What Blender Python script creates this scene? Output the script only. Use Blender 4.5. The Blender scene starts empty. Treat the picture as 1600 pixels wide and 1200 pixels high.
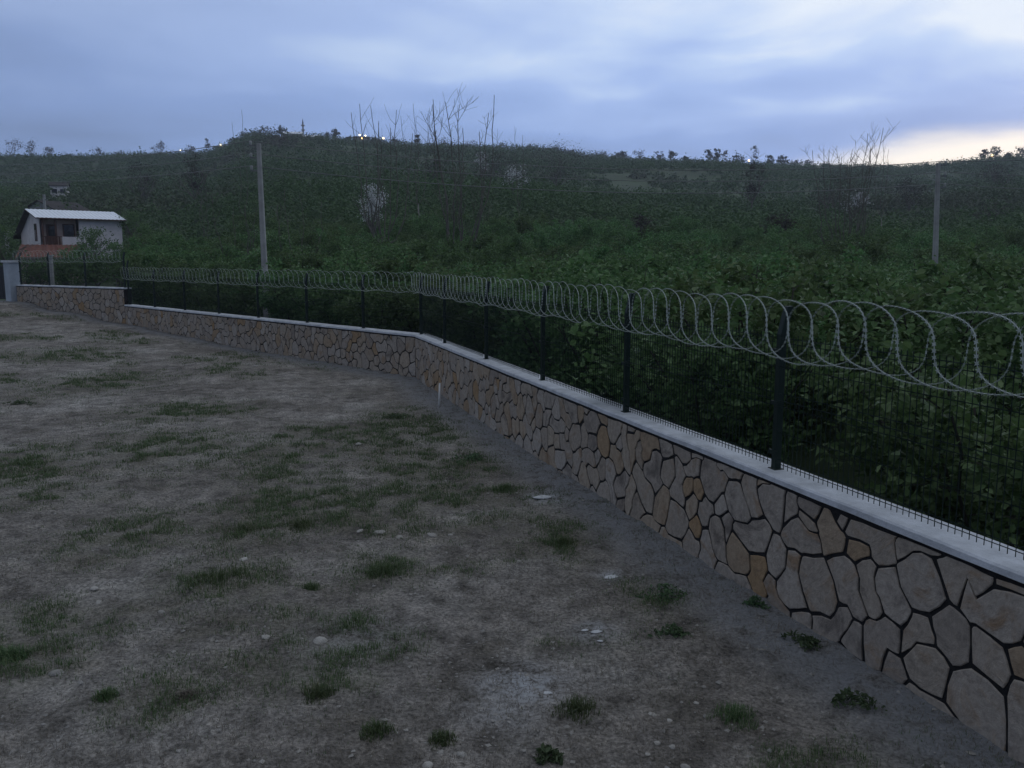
import bpy, math, random
import numpy as np
from mathutils import Vector

S = bpy.context.scene
COL = S.collection
R = math.radians
# ------------------------------------------------------------------ camera
FPX, EYE = 1340.0, 2.6
PITCH = math.atan(195 / FPX)
cam = bpy.data.cameras.new('camera')
cam.sensor_width = 36
cam.lens = FPX / 1600 * 36
cam.clip_start, cam.clip_end = 0.05, 6000
camo = bpy.data.objects.new('camera', cam)
COL.objects.link(camo)
camo.location = (0, 0, EYE)
camo.rotation_euler = (math.pi / 2 - PITCH, 0, 0)
S.camera = camo
# ------------------------------------------------------------------ view
S.view_settings.view_transform = 'Standard'
S.view_settings.look = 'None'
S.view_settings.gamma = 1.0
S.view_settings.exposure = 0.0
S.cycles.use_denoising = True
S.cycles.max_bounces = 3
S.cycles.diffuse_bounces = 2
S.cycles.glossy_bounces = 1
S.cycles.transmission_bounces = 1
S.cycles.transparent_max_bounces = 8
# ------------------------------------------------------------------ world: dusk sky with a cloud deck
SUN_AZ, SUN_EL = R(33), R(3.0)
W = bpy.data.worlds.new('World')
S.world = W
W.use_nodes = True
W.cycles.sampling_method = 'MANUAL'
W.cycles.sample_map_resolution = 512
nt = W.node_tree
nt.nodes.clear()


class NG:
    """tiny node-graph helper"""
    def __init__(s, tree): s.t = tree

    def n(s, kind, **kw):
        nd = s.t.nodes.new(kind)
        for k, v in kw.items(): setattr(nd, k, v)
        return nd

    def put(s, sock, v):
        if hasattr(v, 'links') or isinstance(v, bpy.types.NodeSocket): s.t.links.new(v, sock)
        else: sock.default_value = v

    def math(s, op, a, b=0.0, c=0.0, clamp=False):
        m = s.n('ShaderNodeMath', operation=op, use_clamp=clamp)
        for i, v in enumerate((a, b, c)): s.put(m.inputs[i], v)
        return m.outputs[0]

    def vmath(s, op, a, b=(0, 0, 0)):
        m = s.n('ShaderNodeVectorMath', operation=op)
        s.put(m.inputs[0], a); s.put(m.inputs[1], b)
        return m.outputs['Value'] if op == 'DOT_PRODUCT' else m.outputs[0]

    def noise(s, vec, scale, detail=4, rough=0.55, dist=0.0):
        m = s.n('ShaderNodeTexNoise')
        if vec is not None: s.put(m.inputs['Vector'], vec)
        m.inputs['Scale'].default_value = scale
        m.inputs['Detail'].default_value = detail
        m.inputs['Roughness'].default_value = rough
        m.inputs['Distortion'].default_value = dist
        return m.outputs['Fac']

    def ramp(s, fac, stops):
        m = s.n('ShaderNodeValToRGB')
        s.put(m.inputs[0], fac)
        e = m.color_ramp.elements
        while len(e) < len(stops): e.new(0.5)
        for el, (p, c) in zip(e, stops):
            el.position = p
            el.color = (*c, 1) if len(c) == 3 else c
        return m.outputs[0]

    def mix(s, fac, a, b, mode='MIX'):
        m = s.n('ShaderNodeMix', data_type='RGBA', blend_type=mode)
        s.put(m.inputs[0], fac)
        for i, v in ((6, a), (7, b)):
            s.put(m.inputs[i], (*v, 1) if isinstance(v, tuple) and len(v) == 3 else v)
        return m.outputs[2]

    def smooth(s, v, lo, hi):
        m = s.n('ShaderNodeMapRange', interpolation_type='SMOOTHSTEP')
        s.put(m.inputs[0], v)
        m.inputs[1].default_value, m.inputs[2].default_value = lo, hi
        return m.outputs[0]


g = NG(nt)
tc = g.n('ShaderNodeTexCoord').outputs['Generated']
sky = g.n('ShaderNodeTexSky', sky_type='NISHITA', sun_disc=False)
sky.sun_elevation, sky.sun_rotation = SUN_EL, SUN_AZ
sky.air_density, sky.dust_density, sky.ozone_density = 1.0, 1.5, 2.0
sep = g.n('ShaderNodeSeparateXYZ'); nt.links.new(tc, sep.inputs[0])
zz = g.math('MAXIMUM', sep.outputs[2], 0.0)
inv = g.math('DIVIDE', 1.0, g.math('ADD', zz, 0.11))
plane = g.vmath('MULTIPLY', tc, (1, 1, 0))
sc_ = g.n('ShaderNodeVectorMath', operation='SCALE')
nt.links.new(plane, sc_.inputs[0]); nt.links.new(inv, sc_.inputs[3])
deck = sc_.outputs[0]                                   # the cloud deck, flat above the land
toward = g.vmath('DOT_PRODUCT', tc, (math.sin(SUN_AZ), math.cos(SUN_AZ), 0))
n1 = g.noise(g.vmath('ADD', deck, (23.1, 1.4, 0)), 0.42, 4, 0.45, 0.5)
n2 = g.noise(g.vmath('ADD', deck, (1.3, 9.2, 0)), 1.5, 4, 0.5, 0.4)
cl = g.math('ADD', g.math('MULTIPLY', n1, 0.78), g.math('MULTIPLY', n2, 0.22))
cl = g.math('ADD', cl, g.math('MULTIPLY_ADD', g.smooth(toward, 0.35, 1.0), 0.150, -0.100))   # thinner cloud towards the sunset
cloud = g.ramp(cl, [(0.30, (0.252, 0.360, 0.63)), (0.46, (0.325, 0.472, 0.85)), (0.55, (0.420, 0.580, 0.97)), (0.60, (0.58, 0.74, 1.05)), (0.65, (0.88, 0.97, 1.10))])
# an overcast deck is greyer and brighter overhead than along the horizon
cloud = g.mix(g.smooth(sep.outputs[2], 0.15, 0.7), cloud, (0.78, 0.86, 0.98))
side = g.math('MULTIPLY_ADD', g.smooth(toward, -0.2, 1.05), 0.56, 0.48)
vs = g.n('ShaderNodeVectorMath', operation='SCALE')
nt.links.new(cloud, vs.inputs[0]); nt.links.new(side, vs.inputs[3])
# clear strip under the cloud edge where the sun went down
edge = g.math('ADD', sep.outputs[2], g.math('MULTIPLY', g.math('SUBTRACT', n2, 0.5), 0.04))
tw = g.smooth(toward, 0.950, 0.998)
low = g.math('SUBTRACT', 1.0, g.smooth(g.math('SUBTRACT', edge, g.math('MULTIPLY', tw, 0.030)), 0.078, 0.112))
strip = g.math('MULTIPLY', low, g.smooth(toward, 0.935, 0.980))
nis = g.n('ShaderNodeVectorMath', operation='SCALE')
nt.links.new(sky.outputs[0], nis.inputs[0]); nis.inputs[3].default_value = 0.10
glow = g.mix(0.93, nis.outputs[0], (1.22, 1.20, 1.16))
col = g.mix(strip, vs.outputs[0], glow)
col = g.mix(0.95, nis.outputs[0], col)
bg = g.n('ShaderNodeBackground'); nt.links.new(col, bg.inputs[0]); bg.inputs[1].default_value = 1.0
wo = g.n('ShaderNodeOutputWorld'); nt.links.new(bg.outputs[0], wo.inputs[0])
# ------------------------------------------------------------------ sun: nearly down, behind the ridge
sl = bpy.data.lights.new('sun', 'SUN')
sl.energy, sl.angle, sl.color = 0.3, R(12), (1, 0.86, 0.7)
slo = bpy.data.objects.new('sun', sl); COL.objects.link(slo)
slo.rotation_euler = Vector((-math.sin(SUN_AZ) * math.cos(SUN_EL), -math.cos(SUN_AZ) * math.cos(SUN_EL), -math.sin(SUN_EL))).to_track_quat('-Z', 'Y').to_euler()

# ================================================================== helpers
rng = np.random.default_rng(7)
random.seed(7)


def ray(px, py):
    a, b = (px - 800) / FPX, (600 - py) / FPX
    return np.array([a, math.cos(PITCH) + b * math.sin(PITCH), -math.sin(PITCH) + b * math.cos(PITCH)])


def at_z(px, py, z):
    d = ray(px, py); t = (z - EYE) / d[2]
    return d * t + np.array([0, 0, EYE])


def at_y(px, py, y):
    d = ray(px, py); t = y / d[1]
    return d * t + np.array([0, 0, EYE])


def vnoise(x, y, seed=0):
    xi, yi = np.floor(x).astype(np.int64), np.floor(y).astype(np.int64)
    fx, fy = x - xi, y - yi
    fx, fy = fx * fx * (3 - 2 * fx), fy * fy * (3 - 2 * fy)

    def h(i, j):
        n = (i * 374761393 + j * 668265263 + seed * 974711) & 0x7fffffff
        n = ((n ^ (n >> 13)) * 1274126177) & 0x7fffffff
        return ((n ^ (n >> 16)) & 0xffff) / 65535.0
    return (h(xi, yi) * (1 - fx) + h(xi + 1, yi) * fx) * (1 - fy) + (h(xi, yi + 1) * (1 - fx) + h(xi + 1, yi + 1) * fx) * fy


def fbm(x, y, sc, oct=4, seed=0):
    v, a, t = 0, 1.0, 0
    for o in range(oct):
        v = v + a * vnoise(x * sc * 2 ** o + 17.3 * o, y * sc * 2 ** o - 9.1 * o, seed + o); t += a; a *= 0.5
    return v / t


def sstep(x, a, b):
    t = np.clip((x - a) / (b - a), 0, 1)
    return t * t * (3 - 2 * t)


class MB:
    """collects geometry, builds one mesh object"""
    def __init__(s): s.v, s.f = [], []

    def add(s, vs, fs):
        o = len(s.v); s.v += [tuple(p) for p in vs]; s.f += [tuple(i + o for i in q) for q in fs]
        return s

    def box(s, x0, x1, y0, y1, z0, z1):
        return s.add([(x0, y0, z0), (x1, y0, z0), (x1, y1, z0), (x0, y1, z0), (x0, y0, z1), (x1, y0, z1), (x1, y1, z1), (x0, y1, z1)],
                     [(0, 3, 2, 1), (4, 5, 6, 7), (0, 1, 5, 4), (1, 2, 6, 5), (2, 3, 7, 6), (3, 0, 4, 7)])

    def prism(s, poly, z0, z1):
        n = len(poly)
        return s.add([(p[0], p[1], z0) for p in poly] + [(p[0], p[1], z1) for p in poly],
                     [tuple(range(n))[::-1], tuple(range(n, 2 * n))] + [(i, (i + 1) % n, n + (i + 1) % n, n + i) for i in range(n)])

    def tube(s, pts, rad, sides=5, cap=True):
        pts = [Vector(p) for p in pts]; n = len(pts)
        rad = [rad] * n if not hasattr(rad, '__len__') else rad
        vs, fs = [], []
        for i, p in enumerate(pts):
            d = (pts[min(i + 1, n - 1)] - pts[max(i - 1, 0)]).normalized()
            a = d.cross(Vector((0, 0, 1)) if abs(d.z) < 0.9 else Vector((1, 0, 0))).normalized()
            b = d.cross(a)
            for k in range(sides):
                t = 2 * math.pi * k / sides
                vs.append(p + (a * math.cos(t) + b * math.sin(t)) * rad[i])
        for i in range(n - 1):
            for k in range(sides):
                k2 = (k + 1) % sides
                fs.append((i * sides + k, i * sides + k2, (i + 1) * sides + k2, (i + 1) * sides + k))
        if cap: fs += [tuple(range(sides))[::-1], tuple(range((n - 1) * sides, n * sides))]
        return s.add(vs, fs)

    def mesh(s, name, mat=None, smooth=False):
        m = bpy.data.meshes.new(name); m.from_pydata(s.v, [], s.f)
        if mat: m.materials.append(mat)
        if smooth: m.polygons.foreach_set('use_smooth', [True] * len(m.polygons))
        return m

    def build(s, name, mat, parent=None, smooth=False):
        return link(name, s.mesh(name, mat, smooth), parent)


def link(name, data, parent=None):
    o = bpy.data.objects.new(name, data); COL.objects.link(o); o.parent = parent
    return o


def np_mesh(name, verts, faces, mat, smooth=False):
    """verts (N,3), faces (M,k) with one k"""
    m = bpy.data.meshes.new(name)
    M, k = faces.shape
    m.vertices.add(len(verts)); m.vertices.foreach_set('co', verts.astype(np.float32).ravel())
    m.loops.add(M * k); m.loops.foreach_set('vertex_index', faces.astype(np.int32).ravel())
    m.polygons.add(M); m.polygons.foreach_set('loop_start', np.arange(0, M * k, k, dtype=np.int32))
    m.polygons.foreach_set('use_smooth', np.full(M, bool(smooth)))
    m.materials.append(mat); m.update(calc_edges=True)
    return m


def empty(name, loc=(0, 0, 0), rz=0.0):
    o = link(name, None); o.location = loc; o.rotation_euler = (0, 0, rz); o.empty_display_size = 0.2
    return o


def tag(o, label=None, cat=None, group=None, kind=None):
    for k, v in (('label', label), ('category', cat), ('group', group), ('kind', kind)):
        if v: o[k] = v
    return o


def copy_tree(o, parent=None):
    c = o.copy(); COL.objects.link(c); c.parent = parent
    for ch in [k for k in o.children]: copy_tree(ch, c)
    return c


def kill_tree(o):
    for ch in list(o.children): kill_tree(ch)
    bpy.data.objects.remove(o)


# ------------------------------------------------------------------ materials
def new_mat(name):
    m = bpy.data.materials.new(name); m.use_nodes = True
    m.node_tree.nodes.clear()
    q = NG(m.node_tree)
    b = q.n('ShaderNodeBsdfPrincipled'); o = q.n('ShaderNodeOutputMaterial')
    q.t.links.new(b.outputs[0], o.inputs[0])
    return m, q, b


def mat(name, c1, c2=None, scale=5.0, rough=0.8, metal=0.0, bump=0.0, bscale=40.0, spec=0.3, objrand=0.0, detail=5):
    m, q, b = new_mat(name)
    co = q.n('ShaderNodeTexCoord').outputs['Object']
    c2 = c2 or tuple(x * 0.75 for x in c1)
    n = q.noise(co, scale, detail, 0.6)
    col = q.ramp(n, [(0.33, c2), (0.67, c1)])
    if objrand:
        rv = q.n('ShaderNodeObjectInfo').outputs['Random']
        hsv = q.n('ShaderNodeHueSaturation')
        q.put(hsv.inputs['Value'], q.math('MULTIPLY_ADD', rv, objrand * 2, 1 - objrand)); q.put(hsv.inputs['Color'], col)
        col = hsv.outputs[0]
    q.put(b.inputs['Base Color'], col)
    b.inputs['Roughness'].default_value = rough; b.inputs['Metallic'].default_value = metal
    b.inputs['Specular IOR Level'].default_value = spec
    if bump:
        bp = q.n('ShaderNodeBump'); bp.inputs['Strength'].default_value = bump; bp.inputs['Distance'].default_value = 0.02
        q.put(bp.inputs['Height'], q.noise(co, bscale, 6, 0.65)); q.put(b.inputs['Normal'], bp.outputs[0])
    return m


def leaf_mat(name, dark, mid, light, rough=0.55, trans=0.25, spec=0.3, patch=False):
    m, q, b = new_mat(name)
    ri = q.n('ShaderNodeNewGeometry').outputs['Random Per Island']
    ro = q.n('ShaderNodeObjectInfo').outputs['Random']
    col = q.ramp(ri, [(0.0, dark), (0.5, mid), (1.0, light)])
    hsv = q.n('ShaderNodeHueSaturation')
    q.put(hsv.inputs['Hue'], q.math('MULTIPLY_ADD', ro, 0.05, 0.475))
    q.put(hsv.inputs['Value'], q.math('MULTIPLY_ADD', ro, 0.5, 0.75)); q.put(hsv.inputs['Color'], col)
    if patch:                                               # some plots are browner, not yet in leaf
        co = q.n('ShaderNodeTexCoord').outputs['Object']
        pn = q.noise(co, 0.022, 3, 0.6)
        hsv2 = q.n('ShaderNodeMix', data_type='RGBA'); q.put(hsv2.inputs[0], q.math('MULTIPLY', q.smooth(pn, 0.50, 0.66), 0.65))
        q.put(hsv2.inputs[6], hsv.outputs[0]); q.put(hsv2.inputs[7], (0.085, 0.085, 0.066, 1))
        hsv = hsv2
    HO = hsv.outputs[2] if patch else hsv.outputs[0]
    q.put(b.inputs['Base Color'], HO)
    b.inputs['Roughness'].default_value = rough; b.inputs['Specular IOR Level'].default_value = spec
    if trans:
        tr = q.n('ShaderNodeBsdfTranslucent'); q.put(tr.inputs[0], HO)
        mx = q.n('ShaderNodeMixShader'); mx.inputs[0].default_value = trans
        q.t.links.new(b.outputs[0], mx.inputs[1]); q.t.links.new(tr.outputs[0], mx.inputs[2])
        q.t.links.new(mx.outputs[0], [x for x in q.t.nodes if x.type == 'OUTPUT_MATERIAL'][0].inputs[0])
    return m


def lamp_mat(name, c, s):
    m, q, b = new_mat(name)
    b.inputs['Base Color'].default_value = (*c, 1)
    b.inputs['Emission Color'].default_value = (*c, 1); b.inputs['Emission Strength'].default_value = s
    return m


M = {}
M['mortar'] = mat('mortar_black', (0.016, 0.016, 0.018), (0.008, 0.008, 0.009), 12, 0.85, bump=0.5)
M['coping'] = mat('coping_concrete', (0.62, 0.645, 0.69), (0.42, 0.44, 0.47), 5.5, 0.85, bump=0.6, bscale=30)
M['green_steel'] = mat('green_coated_steel', (0.008, 0.021, 0.017), (0.006, 0.015, 0.012), 8, 0.5, spec=0.3)
M['razor'] = mat('galvanised_razor_wire', (0.50, 0.55, 0.51), (0.38, 0.43, 0.40), 6, 0.5, metal=0.2)
M['pole'] = mat('pole_concrete', (0.40, 0.40, 0.39), (0.26, 0.26, 0.255), 2.2, 0.9, bump=0.3)
M['porcelain'] = mat('insulator_porcelain', (0.40, 0.41, 0.40), rough=0.3)
M['cable'] = mat('aluminium_cable', (0.22, 0.23, 0.23), rough=0.5, metal=0.4)
M['bark'] = mat('grey_bark', (0.16, 0.15, 0.13), (0.09, 0.085, 0.075), 9, 0.9)
M['bark_pale'] = mat('pale_bark', (0.26, 0.25, 0.22), (0.12, 0.115, 0.10), 5, 0.9)
M['twig'] = leaf_mat('bare_twigs', (0.040, 0.036, 0.032), (0.058, 0.052, 0.046), (0.085, 0.075, 0.066), 0.8, 0)
M['stem'] = mat('hazel_stem', (0.055, 0.05, 0.04), (0.03, 0.028, 0.022), 9, 0.85)
M['leaf'] = leaf_mat('hazel_leaf', (0.056, 0.112, 0.038), (0.095, 0.180, 0.060), (0.155, 0.250, 0.100), trans=0.34)
M['far_leaf'] = leaf_mat('hillside_leaf', (0.050, 0.090, 0.036), (0.068, 0.122, 0.046), (0.088, 0.145, 0.058), 0.7, 0.2, 0.2, True)
M['tree_leaf'] = leaf_mat('tree_leaf', (0.018, 0.030, 0.016), (0.030, 0.046, 0.022), (0.05, 0.066, 0.035), 0.7, 0.1)
M['blossom'] = leaf_mat('white_blossom', (0.34, 0.35, 0.35), (0.52, 0.53, 0.53), (0.72, 0.73, 0.73), 0.7, 0.1)
M['grass'] = leaf_mat('grass_blade', (0.050, 0.085, 0.030), (0.080, 0.125, 0.048), (0.135, 0.160, 0.075), 0.6, 0.2)
M['straw'] = leaf_mat('dry_grass_blade', (0.12, 0.105, 0.08), (0.18, 0.16, 0.125), (0.26, 0.235, 0.185), 0.7, 0.15)
M['weed'] = leaf_mat('broad_weed_leaf', (0.050, 0.088, 0.038), (0.078, 0.125, 0.056), (0.115, 0.165, 0.085), 0.55, 0.2)
M['pebble'] = mat('pale_pebble', (0.42, 0.40, 0.37), (0.30, 0.285, 0.26), 9, 0.85, bump=0.4, objrand=0.25)
M['plaster'] = mat('white_plaster_crumb', (0.62, 0.63, 0.65), (0.48, 0.49, 0.5), 9, 0.85, bump=0.4)
M['pvc'] = mat('white_pvc', (0.75, 0.75, 0.74), (0.68, 0.68, 0.66), 3, 0.4)
M['white_wall'] = mat('white_render', (0.74, 0.69, 0.69), (0.60, 0.55, 0.55), 1.2, 0.9, bump=0.2)
M['pink_wall'] = mat('tan_render', (0.58, 0.46, 0.40), (0.48, 0.37, 0.32), 1.5, 0.9)
M['metal_roof'] = mat('white_sheet_roof', (0.80, 0.84, 0.90), (0.72, 0.76, 0.82), 0.8, 0.45)
M['tile'] = mat('red_clay_tile', (0.21, 0.085, 0.060), (0.11, 0.050, 0.040), 3, 0.85)
M['dark_tile'] = mat('dark_weathered_tile', (0.05, 0.042, 0.042), (0.03, 0.027, 0.027), 3, 0.85)
M['brown_wood'] = mat('brown_wood', (0.11, 0.05, 0.035), (0.07, 0.032, 0.024), 4, 0.7)
M['pale_wood'] = mat('pale_timber', (0.36, 0.31, 0.26), (0.24, 0.2, 0.17), 4, 0.8)
M['glass'] = mat('dark_window_glass', (0.012, 0.014, 0.017), rough=0.1, spec=0.5)
M['iron'] = mat('dark_gate_iron', (0.02, 0.021, 0.024), rough=0.5)
M['pillar'] = mat('pale_blue_pillar', (0.42, 0.47, 0.52), (0.34, 0.38, 0.43), 3, 0.85)
M['grey_wall'] = mat('far_grey_wall', (0.30, 0.30, 0.31), (0.22, 0.22, 0.23), 1, 0.9)
M['lit_warm'] = lamp_mat('warm_lamp', (1, 0.66, 0.28), 5)
M['lit_white'] = lamp_mat('white_lamp', (1, 0.84, 0.52), 5)
M['lit_red'] = lamp_mat('red_orange_sign', (1, 0.18, 0.07), 3.0)
M['lit_window'] = lamp_mat('lit_window_pane', (1, 0.85, 0.55), 2.0)


def stone_mat():
    m, q, b = new_mat('wall_stone')
    co = q.n('ShaderNodeTexCoord').outputs['Object']
    rv = q.n('ShaderNodeObjectInfo').outputs['Random']
    base = q.ramp(rv, [(0.0, (0.270, 0.232, 0.196)), (0.18, (0.385, 0.336, 0.285)), (0.34, (0.310, 0.258, 0.204)), (0.5, (0.425, 0.382, 0.336)), (0.66, (0.330, 0.288, 0.244)),
                       (0.80, (0.395, 0.332, 0.262)), (0.92, (0.335, 0.255, 0.175)), (1.0, (0.350, 0.230, 0.120))])
    off = q.n('ShaderNodeVectorMath', operation='SCALE'); off.inputs[0].default_value = (40, 17, 29); q.put(off.inputs[3], rv)
    cc = q.vmath('ADD', co, off.outputs[0])
    n = q.noise(cc, 3.2, 7, 0.65, 0.8)
    n2 = q.noise(cc, 22, 5, 0.7)
    col = q.mix(q.smooth(n, 0.52, 0.70), base, (0.285, 0.200, 0.130))         # rusty veins
    dk = q.mix(q.smooth(n, 0.30, 0.48), (0.52, 0.51, 0.52), (1.0, 1.0, 1.0))
    col = q.mix(1.0, col, dk, 'MULTIPLY')
    col = q.mix(1.0, col, q.ramp(n2, [(0.25, (0.66, 0.66, 0.66)), (0.75, (1.2, 1.2, 1.2))]), 'MULTIPLY')
    q.put(b.inputs['Base Color'], col); b.inputs['Roughness'].default_value = 0.8; b.inputs['Specular IOR Level'].default_value = 0.3
    bp = q.n('ShaderNodeBump'); bp.inputs['Strength'].default_value = 0.9; bp.inputs['Distance'].default_value = 0.03
    q.put(bp.inputs['Height'], q.math('ADD', n, q.math('MULTIPLY', n2, 0.35))); q.put(b.inputs['Normal'], bp.outputs[0])
    return m


M['stone'] = stone_mat()


def soil_mat():
    m, q, b = new_mat('bare_yard_soil')
    co = q.n('ShaderNodeTexCoord').outputs['Object']

    def att(n): return q.n('ShaderNodeAttribute', attribute_name=n).outputs['Fac']
    n1, n2, n3 = q.noise(co, 0.55, 6, 0.6), q.noise(co, 4.5, 6, 0.68), q.noise(co, 38, 5, 0.7)
    n4 = q.noise(co, 1.6, 5, 0.6)
    col = q.ramp(n1, [(0.32, (0.152, 0.137, 0.122)), (0.5, (0.225, 0.207, 0.187)), (0.68, (0.300, 0.284, 0.263))])
    col = q.mix(1.0, col, q.ramp(n4, [(0.30, (0.62, 0.61, 0.58)), (0.5, (1, 1, 1)), (0.70, (1.22, 1.22, 1.22))]), 'MULTIPLY')
    col = q.mix(1.0, col, q.ramp(n2, [(0.30, (0.42, 0.41, 0.40)), (0.5, (1, 1, 1)), (0.72, (1.5, 1.48, 1.46))]), 'MULTIPLY')
    col = q.mix(1.0, col, q.ramp(n3, [(0.32, (0.38, 0.38, 0.38)), (0.5, (1, 1, 1)), (0.68, (1.65, 1.65, 1.65))]), 'MULTIPLY')
    gm = q.math('MULTIPLY', att('green'), q.smooth(n2, 0.34, 0.60), clamp=True)
    col = q.mix(q.math('MULTIPLY', gm, 0.55), col, q.ramp(n3, [(0.3, (0.045, 0.055, 0.024)), (0.7, (0.13, 0.125, 0.07))]))
    ce = q.math('MULTIPLY', att('cement'), q.smooth(q.math('ADD', n2, q.math('MULTIPLY', n3, 0.3)), 0.38, 0.72), clamp=True)
    col = q.mix(ce, col, q.ramp(n3, [(0.3, (0.19, 0.195, 0.205)), (0.7, (0.30, 0.305, 0.315))]))
    li = q.math('MULTIPLY', att('lime'), q.smooth(q.math('ADD', n2, q.math('MULTIPLY', n3, 0.7)), 0.66, 1.05), clamp=True)
    col = q.mix(li, col, (0.46, 0.48, 0.51))
    q.put(b.inputs['Base Color'], col); b.inputs['Roughness'].default_value = 0.92; b.inputs['Specular IOR Level'].default_value = 0.2
    bp = q.n('ShaderNodeBump'); bp.inputs['Strength'].default_value = 1.0; bp.inputs['Distance'].default_value = 0.07
    q.put(bp.inputs['Height'], q.math('ADD', n2, q.math('MULTIPLY', n3, 0.45))); q.put(b.inputs['Normal'], bp.outputs[0])
    return m


M['soil'] = soil_mat()
M['orchard_floor'] = mat('orchard_floor', (0.052, 0.086, 0.032), (0.036, 0.054, 0.024), 0.12, 0.95, bump=0.5, bscale=3)

# ================================================================== layout of the wall
def XY(p): return np.array(p[:2], float)


PB = XY(at_z(649, 522.5, 1.0))
_A = XY(at_z(1600, 895, 1.0))
d1 = (PB - _A) / np.linalg.norm(PB - _A)
PN = _A - d1 * 2.6                                       # the wall runs on past the camera's right
PC = XY(at_z(195, 476, 1.0))
PD = XY(at_z(25, 444.7, 1.6))
POLY = [PN, PB, PC, PD]
TOPZ = [1.0, 1.0, 1.6]


def dirn(a, b):
    d = b - a; return d / np.linalg.norm(d)


def offset_pt(i, off):
    """point i of the wall line moved off metres towards the orchard, mitred"""
    ds = []
    if i > 0: ds.append(dirn(POLY[i - 1], POLY[i]))
    if i < 3: ds.append(dirn(POLY[i], POLY[i + 1]))
    ns = [np.array([d[1], -d[0]]) for d in ds]
    n = sum(ns) / len(ns); n = n / (n @ ns[0]) if len(ns) > 1 else n
    return POLY[i] + n * off


def wall_sd(x, y):
    """signed distance to the wall's front face, positive behind it; and the parameter along it"""
    best = np.full(np.shape(x), 1e9); sd = np.zeros(np.shape(x))
    pl = [POLY[0] - d1 * 60] + POLY[1:3] + [PD + dirn(PC, PD) * 80]
    for a, b in zip(pl[:-1], pl[1:]):
        d = b - a; L2 = d @ d
        t = np.clip(((x - a[0]) * d[0] + (y - a[1]) * d[1]) / L2, 0, 1)
        dx, dy = x - (a[0] + t * d[0]), y - (a[1] + t * d[1])
        dist = np.hypot(dx, dy)
        s = np.sign(dx * d[1] - dy * d[0])
        m = dist < best
        sd = np.where(m, dist * s, sd); best = np.where(m, dist, best)
    return sd


# ------------------------------------------------------------------ ground heights
def _lerp(a, b, t): return a + (b - a) * t


GS = [(*_lerp(PN, PB, t), z) for t, z in ((0, -.02), (.25, 0), (.5, 0), (.75, 0.0), (.95, 0.03))] + \
     [(*PB, .08), (*_lerp(PB, PC, .2), .08), (*_lerp(PB, PC, .45), .10), (*_lerp(PB, PC, .75), .20), (*PC, .32),
      (*_lerp(PC, PD, .5), .62), (*PD, .96), (*(PD + dirn(PC, PD) * 6), 1.1), (-30, 46, 1.3), (-40, 30, 1.1), (-22, 24, .6), (-13, 16, .12),
      (0, 0, 0), (-4, 4, 0), (-3, 9, 0), (-8, 9, 0), (-6, 15, .02), (-20, 5, 0.1), (0, -8, 0), (-1, 14, 0), (-20, -8, .1), (8, -6, 0)]


def yard_h(x, y, fine=True):
    x, y = np.asarray(x, float), np.asarray(y, float)
    num, den = np.zeros(x.shape), np.zeros(x.shape)
    for gx, gy, gz in GS:
        w = 1 / ((x - gx) ** 2 + (y - gy) ** 2 + 1.5) ** 1.6
        num += w * gz; den += w
    h = num / den
    if fine:
        h = h + (fbm(x, y, 0.7, 3, 3) - .5) * .05 + (fbm(x, y, 5.0, 4, 5) - .5) * .055 + np.maximum(fbm(x, y, 11.0, 3, 6) - .56, 0) * .09
    return h


SKY_PTS = [(-900, 262), (-300, 256), (0, 252), (100, 251), (340, 243), (365, 228), (400, 214), (470, 213), (540, 221), (650, 229), (760, 233), (850, 236), (905, 246),
           (1000, 252), (1100, 257), (1250, 262), (1420, 265), (1480, 259), (1560, 251), (1700, 246), (2500, 250)]
RIDGE = 420.0
_su = np.array([ray(p, 405)[0] / ray(p, 405)[1] for p, q in SKY_PTS])
_sh = np.array([at_y(p, q, RIDGE)[2] for p, q in SKY_PTS])


def hill_h(x, y):
    x, y = np.asarray(x, float), np.asarray(y, float)
    yy = np.maximum(y, 1.0)
    u = x / np.maximum(yy, 25.0)
    Hs = np.zeros(x.shape)
    for k, w in ((-.012, .25), (0, .5), (.012, .25)): Hs += w * np.interp(u + k, _su, _sh)
    t = np.clip((yy - 30) / (RIDGE - 30), 0, 1)
    s = t ** 1.12
    und = (fbm(x, y, 1 / 70., 3, 21) - .5) * 9 * np.clip(np.minimum(t * 4, (1 - t) * 4), 0, 1)
    back = np.maximum(yy - RIDGE, 0)
    dip = 3.2 * np.exp(-((x + 38) ** 2 + (y - 66) ** 2) / 20. ** 2)
    return -0.35 + s * (Hs + .35) + und - back * .06 - dip


# ================================================================== structure: yard ground
def axis(lo, hi, c, fine, grow):
    out = [c]; st = fine
    while out[-1] < hi: out.append(out[-1] + st); st *= grow
    st = fine; a = c
    while a > lo: a -= st; out.insert(0, a); st *= grow
    return np.array(out)


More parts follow.
